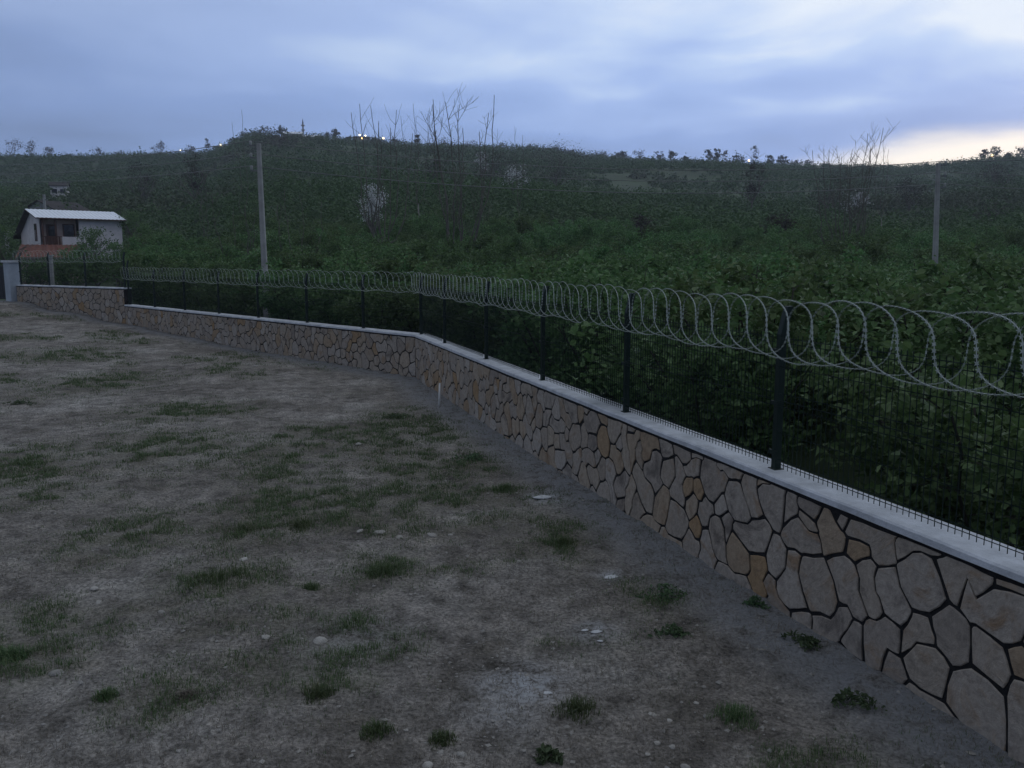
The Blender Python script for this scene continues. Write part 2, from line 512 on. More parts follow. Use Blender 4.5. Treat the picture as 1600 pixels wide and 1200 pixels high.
xs = axis(-48, 16, 0.4, 0.045, 1.0085)
ys = axis(-8, 62, 4.3, 0.042, 1.0095)
gx, gy = np.meshgrid(xs, ys)
sd = wall_sd(gx, gy)
gz = yard_h(gx, gy)
gz = np.where(sd > 0.12, gz - 1.6 * np.clip((sd - .12) / .2, 0, 1), gz)
ny_, nx_ = gx.shape
idx = np.arange(ny_ * nx_).reshape(ny_, nx_)
quads = np.stack([idx[:-1, :-1], idx[:-1, 1:], idx[1:, 1:], idx[1:, :-1]], -1).reshape(-1, 4)
quads = quads[(sd.ravel()[quads] < 0.9).any(1)]
used = np.unique(quads); remap = np.full(ny_ * nx_, -1); remap[used] = np.arange(len(used))
V = np.stack([gx, gy, gz], -1).reshape(-1, 3)[used]
ym = np_mesh('ground', V, remap[quads], M['soil'], True)
GREEN_SPOTS = [(340, 900, .55), (385, 822, .5), (280, 640, .9), (640, 650, .8), (250, 700, 1.0), (30, 720, .8), (20, 1010, .4), (460, 700, .9), (740, 720, .6), (480, 560, 1.2),
               (200, 830, .6), (700, 650, .7), (90, 560, 1.3), (600, 880, .35), (1040, 920, .35), (880, 845, .35), (150, 600, 1.2)]


def green_mask(x, y):
    gm = sstep(fbm(x, y, 0.55, 5, 31), .50, .66) * .8
    for px, py, r in GREEN_SPOTS:
        c = at_z(px, py, 0.05)
        gm = np.maximum(gm, np.exp(-((x - c[0]) ** 2 + ((y - c[1]) / 1.3) ** 2) / r ** 2) * 1.0)
    w = wall_sd(x, y)
    gm = gm * (1 - sstep(w, -1.0, -.25) * .75)
    bare = at_z(830, 1080, 0)
    gm = gm * (1 - .8 * np.exp(-((x - bare[0]) ** 2 + (y - bare[1]) ** 2) / .7 ** 2))
    return np.clip(gm, 0, 1)


def set_attr(mesh, name, val):
    a = mesh.attributes.new(name, 'FLOAT', 'POINT'); a.data.foreach_set('value', np.asarray(val, dtype=np.float32))


vx, vy = V[:, 0], V[:, 1]
set_attr(ym, 'green', green_mask(vx, vy))
wsd = wall_sd(vx, vy)
strip_w = .35 + .55 * fbm(vx, vy, .45, 3, 55)
ce = sstep(wsd, -strip_w - .25, -strip_w * .35)
set_attr(ym, 'cement', ce)
lime = np.zeros(len(vx))
for px, py, r, k in ((820, 1068, .26, 1.1), (790, 1110, .25, .5), (850, 778, .22, .9), (930, 988, .14, .9), (955, 899, .12, .8), (1140, 860, .3, .5), (560, 1000, .4, .35)):
    c = at_z(px, py, 0.0)
    lime = np.maximum(lime, k * np.exp(-((vx - c[0]) ** 2 + (vy - c[1]) ** 2) / r ** 2))
set_attr(ym, 'lime', lime)
tag(link('ground', ym), kind='structure')

# ================================================================== structure: orchard floor and hillside
ya = [0.0]
while ya[-1] < 560: ya.append(ya[-1] + max(.7, ya[-1] * .022))
ua = np.linspace(-1.35, 1.35, 170)
uu, yy_ = np.meshgrid(ua, np.array(ya))
hx, hy = uu * np.maximum(yy_, 14), yy_ - 4
hz = hill_h(hx, hy)
hsd = wall_sd(hx, hy)
hz = np.where(hsd < .9, np.minimum(hz, -1.6), hz)
n0, n1_ = hx.shape
idx = np.arange(n0 * n1_).reshape(n0, n1_)
quads = np.stack([idx[:-1, :-1], idx[:-1, 1:], idx[1:, 1:], idx[1:, :-1]], -1).reshape(-1, 4)
tag(link('hillside', np_mesh('hillside', np.stack([hx, hy, hz], -1).reshape(-1, 3), quads, M['orchard_floor'], True)), kind='structure')
# a wide sheet under everything, out to the horizon
mb = MB(); mb.add([(-3000, -1500, -2.5), (3000, -1500, -2.5), (3000, 3500, -2.5), (-3000, 3500, -2.5)], [(0, 1, 2, 3)])
tag(mb.build('distant_land', M['orchard_floor']), kind='structure')

# ================================================================== stone walls
def clip_poly(poly, nx, ny, c, lab):
    """keep n.p <= c; every entry is (x, y, label of the edge that leaves it)"""
    out = []
    for i in range(len(poly)):
        p, q = poly[i], poly[(i + 1) % len(poly)]
        dp, dq = nx * p[0] + ny * p[1] - c, nx * q[0] + ny * q[1] - c
        if dp <= 0: out.append(p)
        if (dp < 0 < dq) or (dq < 0 < dp):
            t = dp / (dp - dq); x, y = p[0] + (q[0] - p[0]) * t, p[1] + (q[1] - p[1]) * t
            out.append((x, y, lab if dp < 0 else p[2]))
    return out


def area(poly): return .5 * sum(poly[k][0] * poly[(k + 1) % len(poly)][1] - poly[(k + 1) % len(poly)][0] * poly[k][1] for k in range(len(poly)))


def stones_for(length, zlo, zhi, seed, rmin, rmax):
    """irregular shards: small cells, some of them fused with a neighbour"""
    r = random.Random(seed); pts = []
    for _ in range(int(length * 1400)):
        s, t = r.uniform(-.1, length + .1), r.uniform(zlo - .05, zhi + .05)
        rr = (rmin + (rmax - rmin) * r.random() ** 1.6) * (1.15 - .25 * (t - zlo) / (zhi - zlo))
        if all(((s - a) / .95) ** 2 + ((t - b) / 1.1) ** 2 > (.5 * (rr + c)) ** 2 for a, b, c in pts): pts.append((s, t, rr))
    cells = {}
    for i, (s, t, rr) in enumerate(pts):
        poly = [(.006, zlo, -1), (length - .006, zlo, -1), (length - .006, zhi, -1), (.006, zhi, -1)]
        for j, (a, b, cc) in enumerate(pts):
            if i == j: continue
            dx, dy = a - s, b - t; D = math.hypot(dx, dy)
            if D > 1.1: continue
            k = .5 * D + (rr * rr - cc * cc) * .2 / D
            nx, ny = dx / D, dy / D
            poly = clip_poly(poly, nx, ny, nx * s + ny * t + k, j)
            if len(poly) < 3: break
        if len(poly) >= 3: cells[i] = poly
    grp = {i: i for i in cells}; members = {i: [i] for i in cells}
    ids = list(cells); r.shuffle(ids)
    for i in ids:
        gi = grp[i]; A = sum(area(cells[m]) for m in members[gi])
        if len(members[gi]) > 1 or r.random() > .62: continue
        best, bl = None, 0
        for k in range(len(cells[i])):
            p, q = cells[i][k], cells[i][(k + 1) % len(cells[i])]; j = p[2]
            if j < 0 or j not in cells: continue
            gj = grp[j]
            if len(members[gj]) > 2: continue
            A2 = sum(area(cells[m]) for m in members[gj])
            if A + A2 > .105: continue
            L = math.hypot(q[0] - p[0], q[1] - p[1]) * r.uniform(.6, 1.4)
            if L > bl: best, bl = gj, L
        if best is not None:
            for m in members[gi]: grp[m] = best
            members[best] += members.pop(gi)
    out = []
    key = lambda p: (round(p[0] * 2000), round(p[1] * 2000))
    for gid, ms in members.items():
        nxt = {}
        for m in ms:
            po = cells[m]
            for k in range(len(po)):
                p, q = po[k], po[(k + 1) % len(po)]
                if p[2] >= 0 and grp.get(p[2]) == gid: continue
                if key(p) == key(q): continue
                nxt[key(p)] = (p, q)
        if not nxt: continue
        st = next(iter(nxt)); cur = st; loop = []
        while cur in nxt and len(loop) < 80:
            p, q = nxt.pop(cur); loop.append((p[0], p[1])); cur = key(q)
            if cur == st: break
        if len(loop) < 3 or cur != st or area(loop) < .006: 
            for m in ms:
                if area(cells[m]) > .006: out.append(([(p[0], p[1]) for p in cells[m]], pts[m][:2]))
            continue
        out.append((loop, (sum(p[0] for p in loop) / len(loop), sum(p[1] for p in loop) / len(loop))))
    return out


def shape_stone(poly, zlo, zhi, length, half):
    # even out, pull back by half a joint, knock the corners off, then the shared wobble
    pts = []
    n = len(poly)
    for i in range(n):
        p, q = poly[i], poly[(i + 1) % n]
        L = math.hypot(q[0] - p[0], q[1] - p[1])
        if L < .012: continue
        k = max(2, int(L / .09))
        for j in range(k): pts.append((p[0] + (q[0] - p[0]) * (j + .5 / k * 0) / k, p[1] + (q[1] - p[1]) * j / k))
    n = len(pts)
    if n < 4: return []
    sm = []
    for i in range(n):
        a, b, c = pts[i - 1], pts[i], pts[(i + 1) % n]
        sm.append((.10 * a[0] + .80 * b[0] + .10 * c[0], .10 * a[1] + .80 * b[1] + .10 * c[1]))
    for _ in range(3):                                      # no needle-sharp points
        n = len(sm); keep = []
        for i in range(n):
            a, b, c = sm[i - 1], sm[i], sm[(i + 1) % n]
            u_, v_ = Vector((a[0] - b[0], a[1] - b[1])), Vector((c[0] - b[0], c[1] - b[1]))
            if u_.length > 1e-5 and v_.length > 1e-5 and u_.angle(v_) > 1.05: keep.append(b)
        if len(keep) == n or len(keep) < 4: break
        sm = keep
    n = len(sm); ins = []
    for i in range(n):
        a, b, c = sm[i - 1], sm[i], sm[(i + 1) % n]
        tx, ty = c[0] - a[0], c[1] - a[1]; L = math.hypot(tx, ty) or 1
        g_ = half * (.75 + .5 * float(vnoise(np.array(b[0] * 7.), np.array(b[1] * 7.), 93)))
        ins.append((b[0] - ty / L * g_, b[1] + tx / L * g_))
    out = []
    for s, t in ins:
        edge_s = min(1, s / .1, (length - s) / .1); edge_t = min(1, (t - zlo) / .06, (zhi - t) / .06)
        ws = (float(vnoise(np.array(s * 5.), np.array(t * 5.), 91)) - .5) * .10 * max(edge_s, 0)
        wt = (float(vnoise(np.array(s * 5. + 40), np.array(t * 5.), 92)) - .5) * .10 * max(edge_t, 0)
        out.append((s + ws, t + wt))
    return out


WALL_T = .27
SEC_LABEL = ['low stone-clad wall with black joints in the right foreground running to the bend',
             'stone-clad wall stretch beyond the bend running left to the stepped-up end',
             'short stepped-up stone wall stretch at far left beside the gate pillar']
for si in range(3):
    a, b = POLY[si], POLY[si + 1]
    top = TOPZ[si]; d = dirn(a, b); nrm = np.array([d[1], -d[0]]); L = np.linalg.norm(b - a)
    root = empty('stone_wall', (a[0], a[1], 0)); tag(root, SEC_LABEL[si], 'wall')
    e = .002

    def foot(off0, off1, sh=0.0):
        return [tuple(offset_pt(si, off0) + d * sh - a), tuple(offset_pt(si + 1, off0) - d * sh - a), tuple(offset_pt(si + 1, off1) - d * sh - a), tuple(offset_pt(si, off1) + d * sh - a)]
    MB().prism(foot(0, WALL_T, e)[::-1], -.9, top - .05).build('core', M['mortar'], root)
    # coping: uneven cast slab, cut into lengths so its edge wanders a little
    mb = MB(); nseg = max(2, int(L / .35)); rr = random.Random(si)
    f0, f1 = offset_pt(si, -.022) + d * e, offset_pt(si + 1, -.022) - d * e
    b0, b1 = offset_pt(si, WALL_T + .02) + d * e, offset_pt(si + 1, WALL_T + .02) - d * e
    vs, fs = [], []
    for k in range(nseg + 1):
        t = k / nseg; wob = rr.uniform(-.006, .006) if 0 < k < nseg else 0; wz = rr.uniform(-.004, .004) if 0 < k < nseg else 0
        fr, bk = f0 + (f1 - f0) * t - nrm * wob - a, b0 + (b1 - b0) * t - a
        vs += [(*fr, top - .049), (*(fr - nrm * .001), top - .012 + wz), (*(fr + nrm * .012), top + wz), (*bk, top + wz * .5), (*bk, top - .049)]
    for k in range(nseg):
        o = k * 5
        for j in range(5):
            j2 = (j + 1) % 5; fs.append((o + j, o + 5 + j, o + 5 + j2, o + j2))
    fs += [(0, 1, 2, 3, 4), tuple(nseg * 5 + j for j in (4, 3, 2, 1, 0))]
    mb.add(vs, fs).build('coping', M['coping'], root)
    # facing stones, each its own piece standing proud of the black joints
    zlo = (-.10, -.04, .16)[si]; zhi = top - .05 - .022
    cells = stones_for(L, zlo, zhi, (12, 5, 3)[si], (.125, .125, .14)[si], (.30, .28, .28)[si])
    pieces = []
    for poly, c in cells:
        gp = a + d * c[0]
        if max(t for s, t in poly) < float(yard_h(gp[0], gp[1], False)) - .04: continue
        pieces.append((poly, c))
    pieces.sort(key=lambda q: np.linalg.norm(a + d * q[1][0]) - 0 * 1)
    rest = MB()
    for k, (poly, c) in enumerate(pieces):
        sh = shape_stone(poly, zlo, zhi, L, .0102)
        n = len(sh)
        if n < 4: continue
        cs, ct = sum(p[0] for p in sh) / n, sum(p[1] for p in sh) / n
        out = random.Random(k * 31 + si).uniform(.007, .013)
        tilt = (random.Random(k * 17 + si).uniform(-.018, .018), random.Random(k * 13 + si).uniform(-.018, .018))
        verts = []
        for lvl in range(3):
            for s, t in sh:
                if lvl == 0: q_, o_ = 1.0, -.004
                elif lvl == 1: q_, o_ = 1.0, out - .004 + (s - cs) * tilt[0] + (t - ct) * tilt[1]
                else:
                    rad = math.hypot(s - cs, t - ct); q_, o_ = max(0, 1 - .006 / max(rad, .02)), out + (s - cs) * tilt[0] + (t - ct) * tilt[1]
                ss, tt = (s - cs) * q_, (t - ct) * q_
                verts.append((d[0] * ss - nrm[0] * o_, d[1] * ss - nrm[1] * o_, tt))
        orient = 1
        fs = [tuple(range(2 * n, 3 * n))]
        for lv in range(2):
            for i in range(n):
                j = (i + 1) % n; fs.append((lv * n + i, lv * n + j, (lv + 1) * n + j, (lv + 1) * n + i))
        base = (d[0] * cs, d[1] * cs, ct)
        if k < 300:
            o = MB().add(verts, fs).build('stone', M['stone'], root); o.location = base
        else:
            rest.add([(v[0] + base[0], v[1] + base[1], v[2] + base[2]) for v in verts], fs)
    if rest.v: tag(rest.build('small_facing_stone', M['stone'], root), kind='stuff')

# ================================================================== fences: posts and welded mesh
FOFF = .13
PANEL_H = 1.02
fence_label = ['dark green welded mesh fence on the near wall up to the bend',
               'dark green welded mesh fence on the wall beyond the bend',
               'dark green welded mesh fence on the stepped-up wall at far left']


def on_line(si, px, py):
    """distance along section si where the pixel column meets its fence line"""
    a, b = offset_pt(si, FOFF), offset_pt(si + 1, FOFF)
    r_ = ray(px, py); d = b - a
    t = (a[0] * r_[1] - a[1] * r_[0]) / (d[1] * r_[0] - d[0] * r_[1])
    return t * np.linalg.norm(d)


post_px = [[(1212, 737), (978, 645), (848, 593), (760, 559), (695, 537), (649, 522)], [(568, 514), (480, 505), (404, 498)], []]
for si in range(3):
    a, b = offset_pt(si, FOFF), offset_pt(si + 1, FOFF)
    d = dirn(a, b); nrm = np.array([d[1], -d[0]]); L = float(np.linalg.norm(b - a)); top = TOPZ[si]
    root = empty('mesh_fence', (a[0], a[1], top), math.atan2(d[1], d[0])); tag(root, fence_label[si], 'fence')
    ps = [on_line(si, *p) for p in post_px[si]]
    if si == 0: ps = [ps[0] - 2.62 * 2, ps[0] - 2.62] + ps; ps = [p for p in ps if p > .1]; ps[-1] = L - .02
    if si == 1:
        while ps[-1] + 2.4 < L - 1.2: ps.append(ps[-1] + 2.42)
        ps.append(L - .10); ps = [.02] + ps
    if si == 2: ps = [.12, 2.5, 4.9, L - .15]
    for k, p in enumerate(ps):
        if si == 1 and k == 0: continue                   # the bend post stands on the first stretch
        w, hgt = .026, 1.04 if not (si == 1 and k == len(ps) - 1) else 1.35
        mb = MB().box(p - w, p + w, -w, w, 0.001, hgt)
        po = mb.build('post', M['green_steel'], root)
        # cranked top arm leaning towards the orchard, base plate, rail clips
        mb = MB(); vs = []
        for (z, oy) in ((hgt, 0), (hgt + .21, -.05)):
            vs += [(p - w * .98, oy - w * .98, z), (p + w * .98, oy - w * .98, z), (p + w * .98, oy + w * .98, z), (p - w * .98, oy + w * .98, z)]
        mb.add(vs, [(0, 1, 5, 4), (1, 2, 6, 5), (2, 3, 7, 6), (3, 0, 4, 7), (4, 5, 6, 7)]); mb.build('arm', M['green_steel'], po)
        MB().box(p - .045, p + .045, -.042, .042, .0, .006).build('base_plate', M['green_steel'], po)
        for z in (.12, .5, .9): MB().box(p - .05, p + .05, w, w + .012, z, z + .03).build('clip', M['green_steel'], po)
    for p, q in zip(ps[:-1], ps[1:]):
        mb = MB(); s0, s1 = p + .05, q - .05; r_ = .0017 if si == 0 else .0020
        nv = int(round((s1 - s0) / .05))
        for i in range(nv + 1):
            x = s0 + (s1 - s0) * i / nv
            mb.add([(x - r_, .040, .03), (x + r_, .040, .03), (x, .046, .03), (x - r_, .040, PANEL_H + .03), (x + r_, .040, PANEL_H + .03), (x, .046, PANEL_H + .03)],
                   [(0, 1, 4, 3), (1, 2, 5, 4), (2, 0, 3, 5)])
        for z in (.06, .10, .30, .50, .55, .60, .80, .98, 1.02):
            yo = .036 if z not in (.10, .55, 1.02) else .056
            mb.add([(s0 - .02, yo, z - .003), (s1 + .02, yo, z - .003), (s1 + .02, yo, z + .003), (s0 - .02, yo, z + .003), (s0 - .02, yo - .005, z), (s1 + .02, yo - .005, z)],
                   [(0, 1, 2, 3), (0, 4, 5, 1), (3, 2, 5, 4)])
        mb.build('mesh_panel', M['green_steel'], root)

# ================================================================== razor wire coils
coil_label = ['galvanised razor wire coil on the near fence, largest loops in the foreground',
              'razor wire coil along the fence beyond the bend', 'razor wire coil on the stepped-up fence at far left']
for si in range(3):
    a, b = offset_pt(si, .06), offset_pt(si + 1, .06)
    d = dirn(a, b); L = float(np.linalg.norm(b - a)); top = TOPZ[si]
    root = empty('razor_wire_coil', (a[0], a[1], top), math.atan2(d[1], d[0])); tag(root, coil_label[si], 'razor wire')
    spacing = (.255, .25, .25)[si]; NS = 5                # five interleaved runs, clipped to each other
    for h in range(NS):
        nper = 44 if si == 0 else 26
        n = int((L / (NS * spacing) + 2) * nper); pts = []
        for i in range(n + 1):
            th = i / nper * 2 * math.pi
            s = NS * spacing / (2 * math.pi) * (th + .46 * math.sin(2 * th)) + (h - NS) * spacing
            s += .22 * (float(vnoise(np.array(s * .8), np.array(1.7), 61)) - .5)
            Rr = .215 + .020 * (float(vnoise(np.array(s * 1.3), np.array(h * 5. + 3), 62)) - .5)
            zc = 1.125 - .03 * math.sin(s / 2.6 * 2 * math.pi) ** 2 + .02 * (float(vnoise(np.array(s * .5), np.array(2.), 63)) - .5)
            if -.05 < s < L + .05: pts.append((s, -Rr * .20 * math.sin(th) + .085, zc + Rr * math.cos(th)))
        rad_ = [(.0037, .0038, .0038)[si] * (.70 + .30 * max(-1, min(1, (p[1] - .085) / .030))) for p in pts]   # tape turns edge-on at the back
        st = MB().tube(pts, rad_, 4).build('strand', M['razor'], root, True)
        # paired blades clipped round the core wire
        bl = MB(); step = .038 if si == 0 else .09; acc = 0; k = 0
        for p, q in zip(pts[:-1], pts[1:]):
            P, Q = Vector(p), Vector(q); seg = (Q - P).length; dv = (Q - P).normalized()
            while acc < seg:
                c = P + dv * acc; acc += step; k += 1
                fr = max(-1, min(1, (c.y - .085) / .043)); be = (1 - fr) * math.pi / 4
                pl_ = dv.cross(Vector((0, 1, 0))).normalized(); ax = Vector((0, 1, 0))
                tx = (pl_ * math.cos(be) + ax * math.sin(be)).normalized()
                for w in ((tx + ax * .12), (-tx + ax * .1)):
                    tip = w.normalized() * .0185 * (.75 + .25 * fr)
                    bl.add([c - dv * .006, c + dv * .006, c + tip + dv * .012, c + tip * .55, c + tip - dv * .012], [(0, 1, 2, 3), (0, 3, 4)])
            acc -= seg
        bl.build('blade', M['razor'], st)
        tag(st.children[0], kind='stuff')
#@@OBJECTS@@
# ================================================================== foliage makers
def unit(v): return v / np.maximum(np.linalg.norm(v, axis=-1, keepdims=True), 1e-9)


def leaf_cloud(c, size, r, up=.6, shape='leaf', aspect=.8):
    """leaf-sized faces at centres c; returns verts, faces"""
    n = len(c)
    nrm = unit(r.normal(size=(n, 3)) * (1 - up) + np.array([0, 0, up]))
    t = unit(np.cross(nrm, r.normal(size=(n, 3))))
    bt = np.cross(nrm, t)
    sz = np.asarray(size).reshape(-1, 1) * np.ones((n, 1))
    if shape == 'leaf':                                     # round hazel leaf folded on its rib
        prof = [(-.5, 0, 0), (-.22, .42, .10), (.2, .40, .10), (.56, 0, -.08), (.2, -.40, .10), (-.22, -.42, .10)]
        v = np.stack([c + t * sz * a + bt * sz * b * aspect + nrm * sz * k for a, b, k in prof], 1)
        base = np.arange(n)[:, None] * 6
        f = np.concatenate([base + np.array([0, 1, 2, 3]), base + np.array([0, 3, 4, 5])], 0)
        return v.reshape(-1, 3), f
    prof = [(-.5, -.15, 0), (0, -.45, .08), (.55, .05, 0), (0, .45, .1)]
    v = np.stack([c + t * sz * a + bt * sz * b * aspect + nrm * sz * k for a, b, k in prof], 1)
    return v.reshape(-1, 3), np.arange(n * 4).reshape(n, 4)


def hazel(seed, H=3.0, leaves=5200, spread=1.25):
    r = np.random.default_rng(seed); pr = random.Random(seed)
    stem = MB(); C = []
    ns = pr.randint(8, 11)
    per = leaves // (ns * 9)
    for i in range(ns):
        az = 2 * math.pi * i / ns + pr.uniform(-.35, .35); lean = pr.uniform(.25, 1.0) * spread
        hh = H * pr.uniform(.78, 1.06) * (1.06 - .18 * lean / spread)
        pts = []
        for k in range(7):
            t = k / 6
            rad = .12 + lean * t ** 1.35
            pts.append(Vector((math.cos(az) * rad + pr.uniform(-.04, .04), math.sin(az) * rad + pr.uniform(-.04, .04), hh * (t - .08 * t ** 3))))
        stem.tube(pts, [.024 * (1 - .8 * k / 6) + .003 for k in range(7)], 4)
        for bnum in range(9):
            t = .22 + .78 * (bnum + pr.random()) / 9
            k = min(5, int(t * 6)); p = pts[k].lerp(pts[k + 1], t * 6 - k)
            dv = Vector((pr.gauss(0, 1), pr.gauss(0, 1), pr.uniform(-.1, .9))) + Vector((math.cos(az), math.sin(az), 0)) * .6
            dv = dv.normalized() * pr.uniform(.35, .75) * (1.1 - .35 * t)
            e = p + dv
            stem.tube([p, p.lerp(e, .5) + Vector((0, 0, .04)), e], [.008, .006, .003], 3, False)
            m = per if t > .26 else per // 2
            u = r.random(m) ** .6
            cc = np.array(p)[None] + np.array(dv)[None] * u[:, None] * 1.1 + r.normal(size=(m, 3)) * .105
            C.append(cc)
    C = np.concatenate(C); C[:, 2] = np.maximum(C[:, 2], .08)
    v, f = leaf_cloud(C, r.uniform(.055, .115, len(C)), r, .55)
    return stem.mesh('stem', M['stem']), np_mesh('foliage', v, f, M['leaf'])


# ------------------------------------------------------------------ hazel bushes of the orchard behind the fence
variants = []
for k in range(7): variants.append(hazel(100 + k, pickH := (2.7, 3.0, 3.2, 2.85, 3.1, 2.6, 2.95)[k], 6200))
spots = []
br = random.Random(5)
yv = 4.0
while yv < 78:
    sp = 2.0 if yv < 30 else 2.6 if yv < 48 else 3.3
    xv = -.72 * yv - 4
    while xv < .66 * yv + 2.5:
        x, y = xv + br.uniform(-.5, .5) * sp * .7, yv + br.uniform(-.5, .5) * sp * .7
        s_ = float(wall_sd(np.array(x), np.array(y)))
        if s_ > 1.55 and -.66 < x / y < .68 and not (x / y < -.43 and 30 < y): spots.append((x, y))
        xv += sp
    yv += sp * .92
spots.sort(key=lambda p: math.hypot(*p))
GRP = 'hazel bushes crowding behind the fence'
for i, (x, y) in enumerate(spots[:298]):
    sm_, lm_ = variants[i % 7]
    o = empty('hazel_bush', (x, y, float(hill_h(x, y)) - .02), br.uniform(0, 6.28))
    q = br.uniform(.86, 1.12); o.scale = (q * br.uniform(.92, 1.12), q * br.uniform(.92, 1.12), q)
    tag(o, 'leafy green hazel bush in the dense orchard behind the wire fence', 'bush', GRP)
    link('stem', sm_, o); link('foliage', lm_, o)
N_BUSH = len(spots)

# ------------------------------------------------------------------ hillside scrub: orchards reading as one mass
hr = np.random.default_rng(9)
C_, S_ = [], []
for y0, y1, sp, nq, sz in ((60, 100, 2.7, 290, .23), (100, 190, 3.2, 135, .37), (190, 436, 4.2, 56, .58)):
    ny = int((y1 - y0) / sp); rows = []
    for j in range(ny):
        yy = y0 + (j + .5) * sp
        xx = np.arange(-.70 * yy, .70 * yy, sp)
        rows.append(np.stack([xx + hr.uniform(-.4, .4, len(xx)) * sp, yy + hr.uniform(-.4, .4, len(xx)) * sp], 1))
    P = np.concatenate(rows)
    keep = ~((P[:, 0] / P[:, 1] < -.43) & (P[:, 1] < 64)) & ((fbm(P[:, 0], P[:, 1], 1 / 26., 3, 77) > .27) | (P[:, 1] < 120))
    uP = P[:, 0] / P[:, 1]
    keep &= ~((uP > ray(436, 400)[0] / ray(436, 400)[1]) & (uP < ray(500, 400)[0] / ray(500, 400)[1]) & (P[:, 1] > 372) & (P[:, 1] < 412))   # the hilltop yard
    P = P[keep]
    hh = (1.5 + 2.2 * fbm(P[:, 0], P[:, 1], 1 / 18., 3, 78)) * hr.uniform(.75, 1.15, len(P)) * (1 + .2 * (P[:, 1] > 300))
    z = hill_h(P[:, 0], P[:, 1])
    n = len(P)
    d = unit(hr.normal(size=(n, nq, 3))) * (hr.random((n, nq, 1)) ** .4)
    d[..., 2] = np.abs(d[..., 2])
    lump = 1 + .35 * np.sin(d[..., 0:1] * 5 + hr.uniform(0, 6, (n, 1, 1))) * np.sin(d[..., 1:2] * 5 + hr.uniform(0, 6, (n, 1, 1)))
    c = d * np.stack([hh * .72, hh * .72, hh], -1)[:, None, :] * lump
    c[..., 0] += P[:, None, 0]; c[..., 1] += P[:, None, 1]; c[..., 2] += z[:, None] - .1
    C_.append(c.reshape(-1, 3)); S_.append(hr.uniform(.6, 1.3, n * nq) * sz)
C_, S_ = np.concatenate(C_), np.concatenate(S_)
v, f = leaf_cloud(C_, S_, hr, .62, 'quad', 1.0)
tag(link('hillside_scrub', np_mesh('hillside_scrub', v, f, M['far_leaf'])), 'dark green orchard scrub covering the whole hillside', 'scrub', kind='stuff')


# ================================================================== trees
def branch(mb, p, d, L, r0, depth, pr, up=.25, tips=None, kink=.18, minr=.004, sides=5):
    n = max(3, int(L / .35)); pts = [p.copy()]; d = d.normalized()
    for i in range(n):
        d = (d + Vector((pr.gauss(0, kink), pr.gauss(0, kink), pr.gauss(0, kink) + up * .22))).normalized()
        pts.append(pts[-1] + d * (L / n))
    rad = [max(r0 * (1 - .72 * i / n), minr) for i in range(n + 1)]
    mb.tube(pts, rad, sides if r0 > .03 else 3, False)
    if tips is not None: tips.append(pts[-1])
    if depth <= 0: return
    for k in range(pr.randint(3, 5)):
        t = pr.uniform(.3, .95); i = min(n - 1, int(t * n)); q = pts[i].lerp(pts[i + 1], t * n - i)
        a = pr.uniform(0, 6.28); side = Vector((math.cos(a), math.sin(a), pr.uniform(.1, .9)))
        branch(mb, q, (d * .55 + side * .8), L * pr.uniform(.35, .62), r0 * .5 * (1 - .4 * t), depth - 1, pr, up, tips, kink, minr, sides)


def bare_tree(px, py, Y, Hpx, label, shoots, spread, seed, twigs=True, trunk=.10, name='bare_tree', bark='bark_pale', fork=.30, group=None):
    """leafless tree with upright shoots; its base at the pixel/depth, its height in photo pixels there"""
    pr = random.Random(seed); b = at_y(px, py, Y); zb = float(hill_h(b[0], b[1])); scale = Y / FPX
    top = b[2] + Hpx * scale
    Ht = top - zb
    root = empty(name, (b[0], b[1], zb)); tag(root, label, 'tree', group)
    tr = MB(); f = Vector((pr.uniform(-.15, .15), pr.uniform(-.15, .15), Ht * fork))
    tr.tube([Vector((0, 0, -.2)), Vector((pr.uniform(-.05, .05), 0, f.z * .5)), f], [trunk, trunk * .85, trunk * .7], 7)
    tr.build('trunk', M[bark], root, True)
    for i in range(shoots):
        mb = MB(); a = 2 * math.pi * i / shoots + pr.uniform(-.4, .4); L = (Ht - f.z) * pr.uniform(.74, .97)
        w = spread * pr.uniform(.35, 1.0)
        tgt = Vector((math.cos(a) * w, math.sin(a) * w, L))
        n = 11; pts = []; wv = (pr.uniform(-.14, .14), pr.uniform(-.14, .14), pr.uniform(0, 6))
        for k in range(n + 1):
            t = k / n
            pts.append(f + Vector((tgt.x * t ** .42 + wv[0] * math.sin(t * 7 + wv[2]) + pr.gauss(0, .04), tgt.y * t ** .42 + wv[1] * math.sin(t * 6 + wv[2]) + pr.gauss(0, .04), L * t ** 1.25)))
        mb.tube(pts, [trunk * .30 * (1 - .85 * k / n) + .008 for k in range(n + 1)], 5, False)
        if twigs:
            for k in range(pr.randint(9, 13)):
                j = pr.randint(2, n - 1); aa = pr.uniform(0, 6.28)
                branch(mb, pts[j], Vector((math.cos(aa), math.sin(aa), 1.3)), L * pr.uniform(.08, .24), trunk * .11, 1 if twigs == 2 else 0, pr, .3, None, .14, .006)
        mb.build('limb', M['bark'], root)
    return root


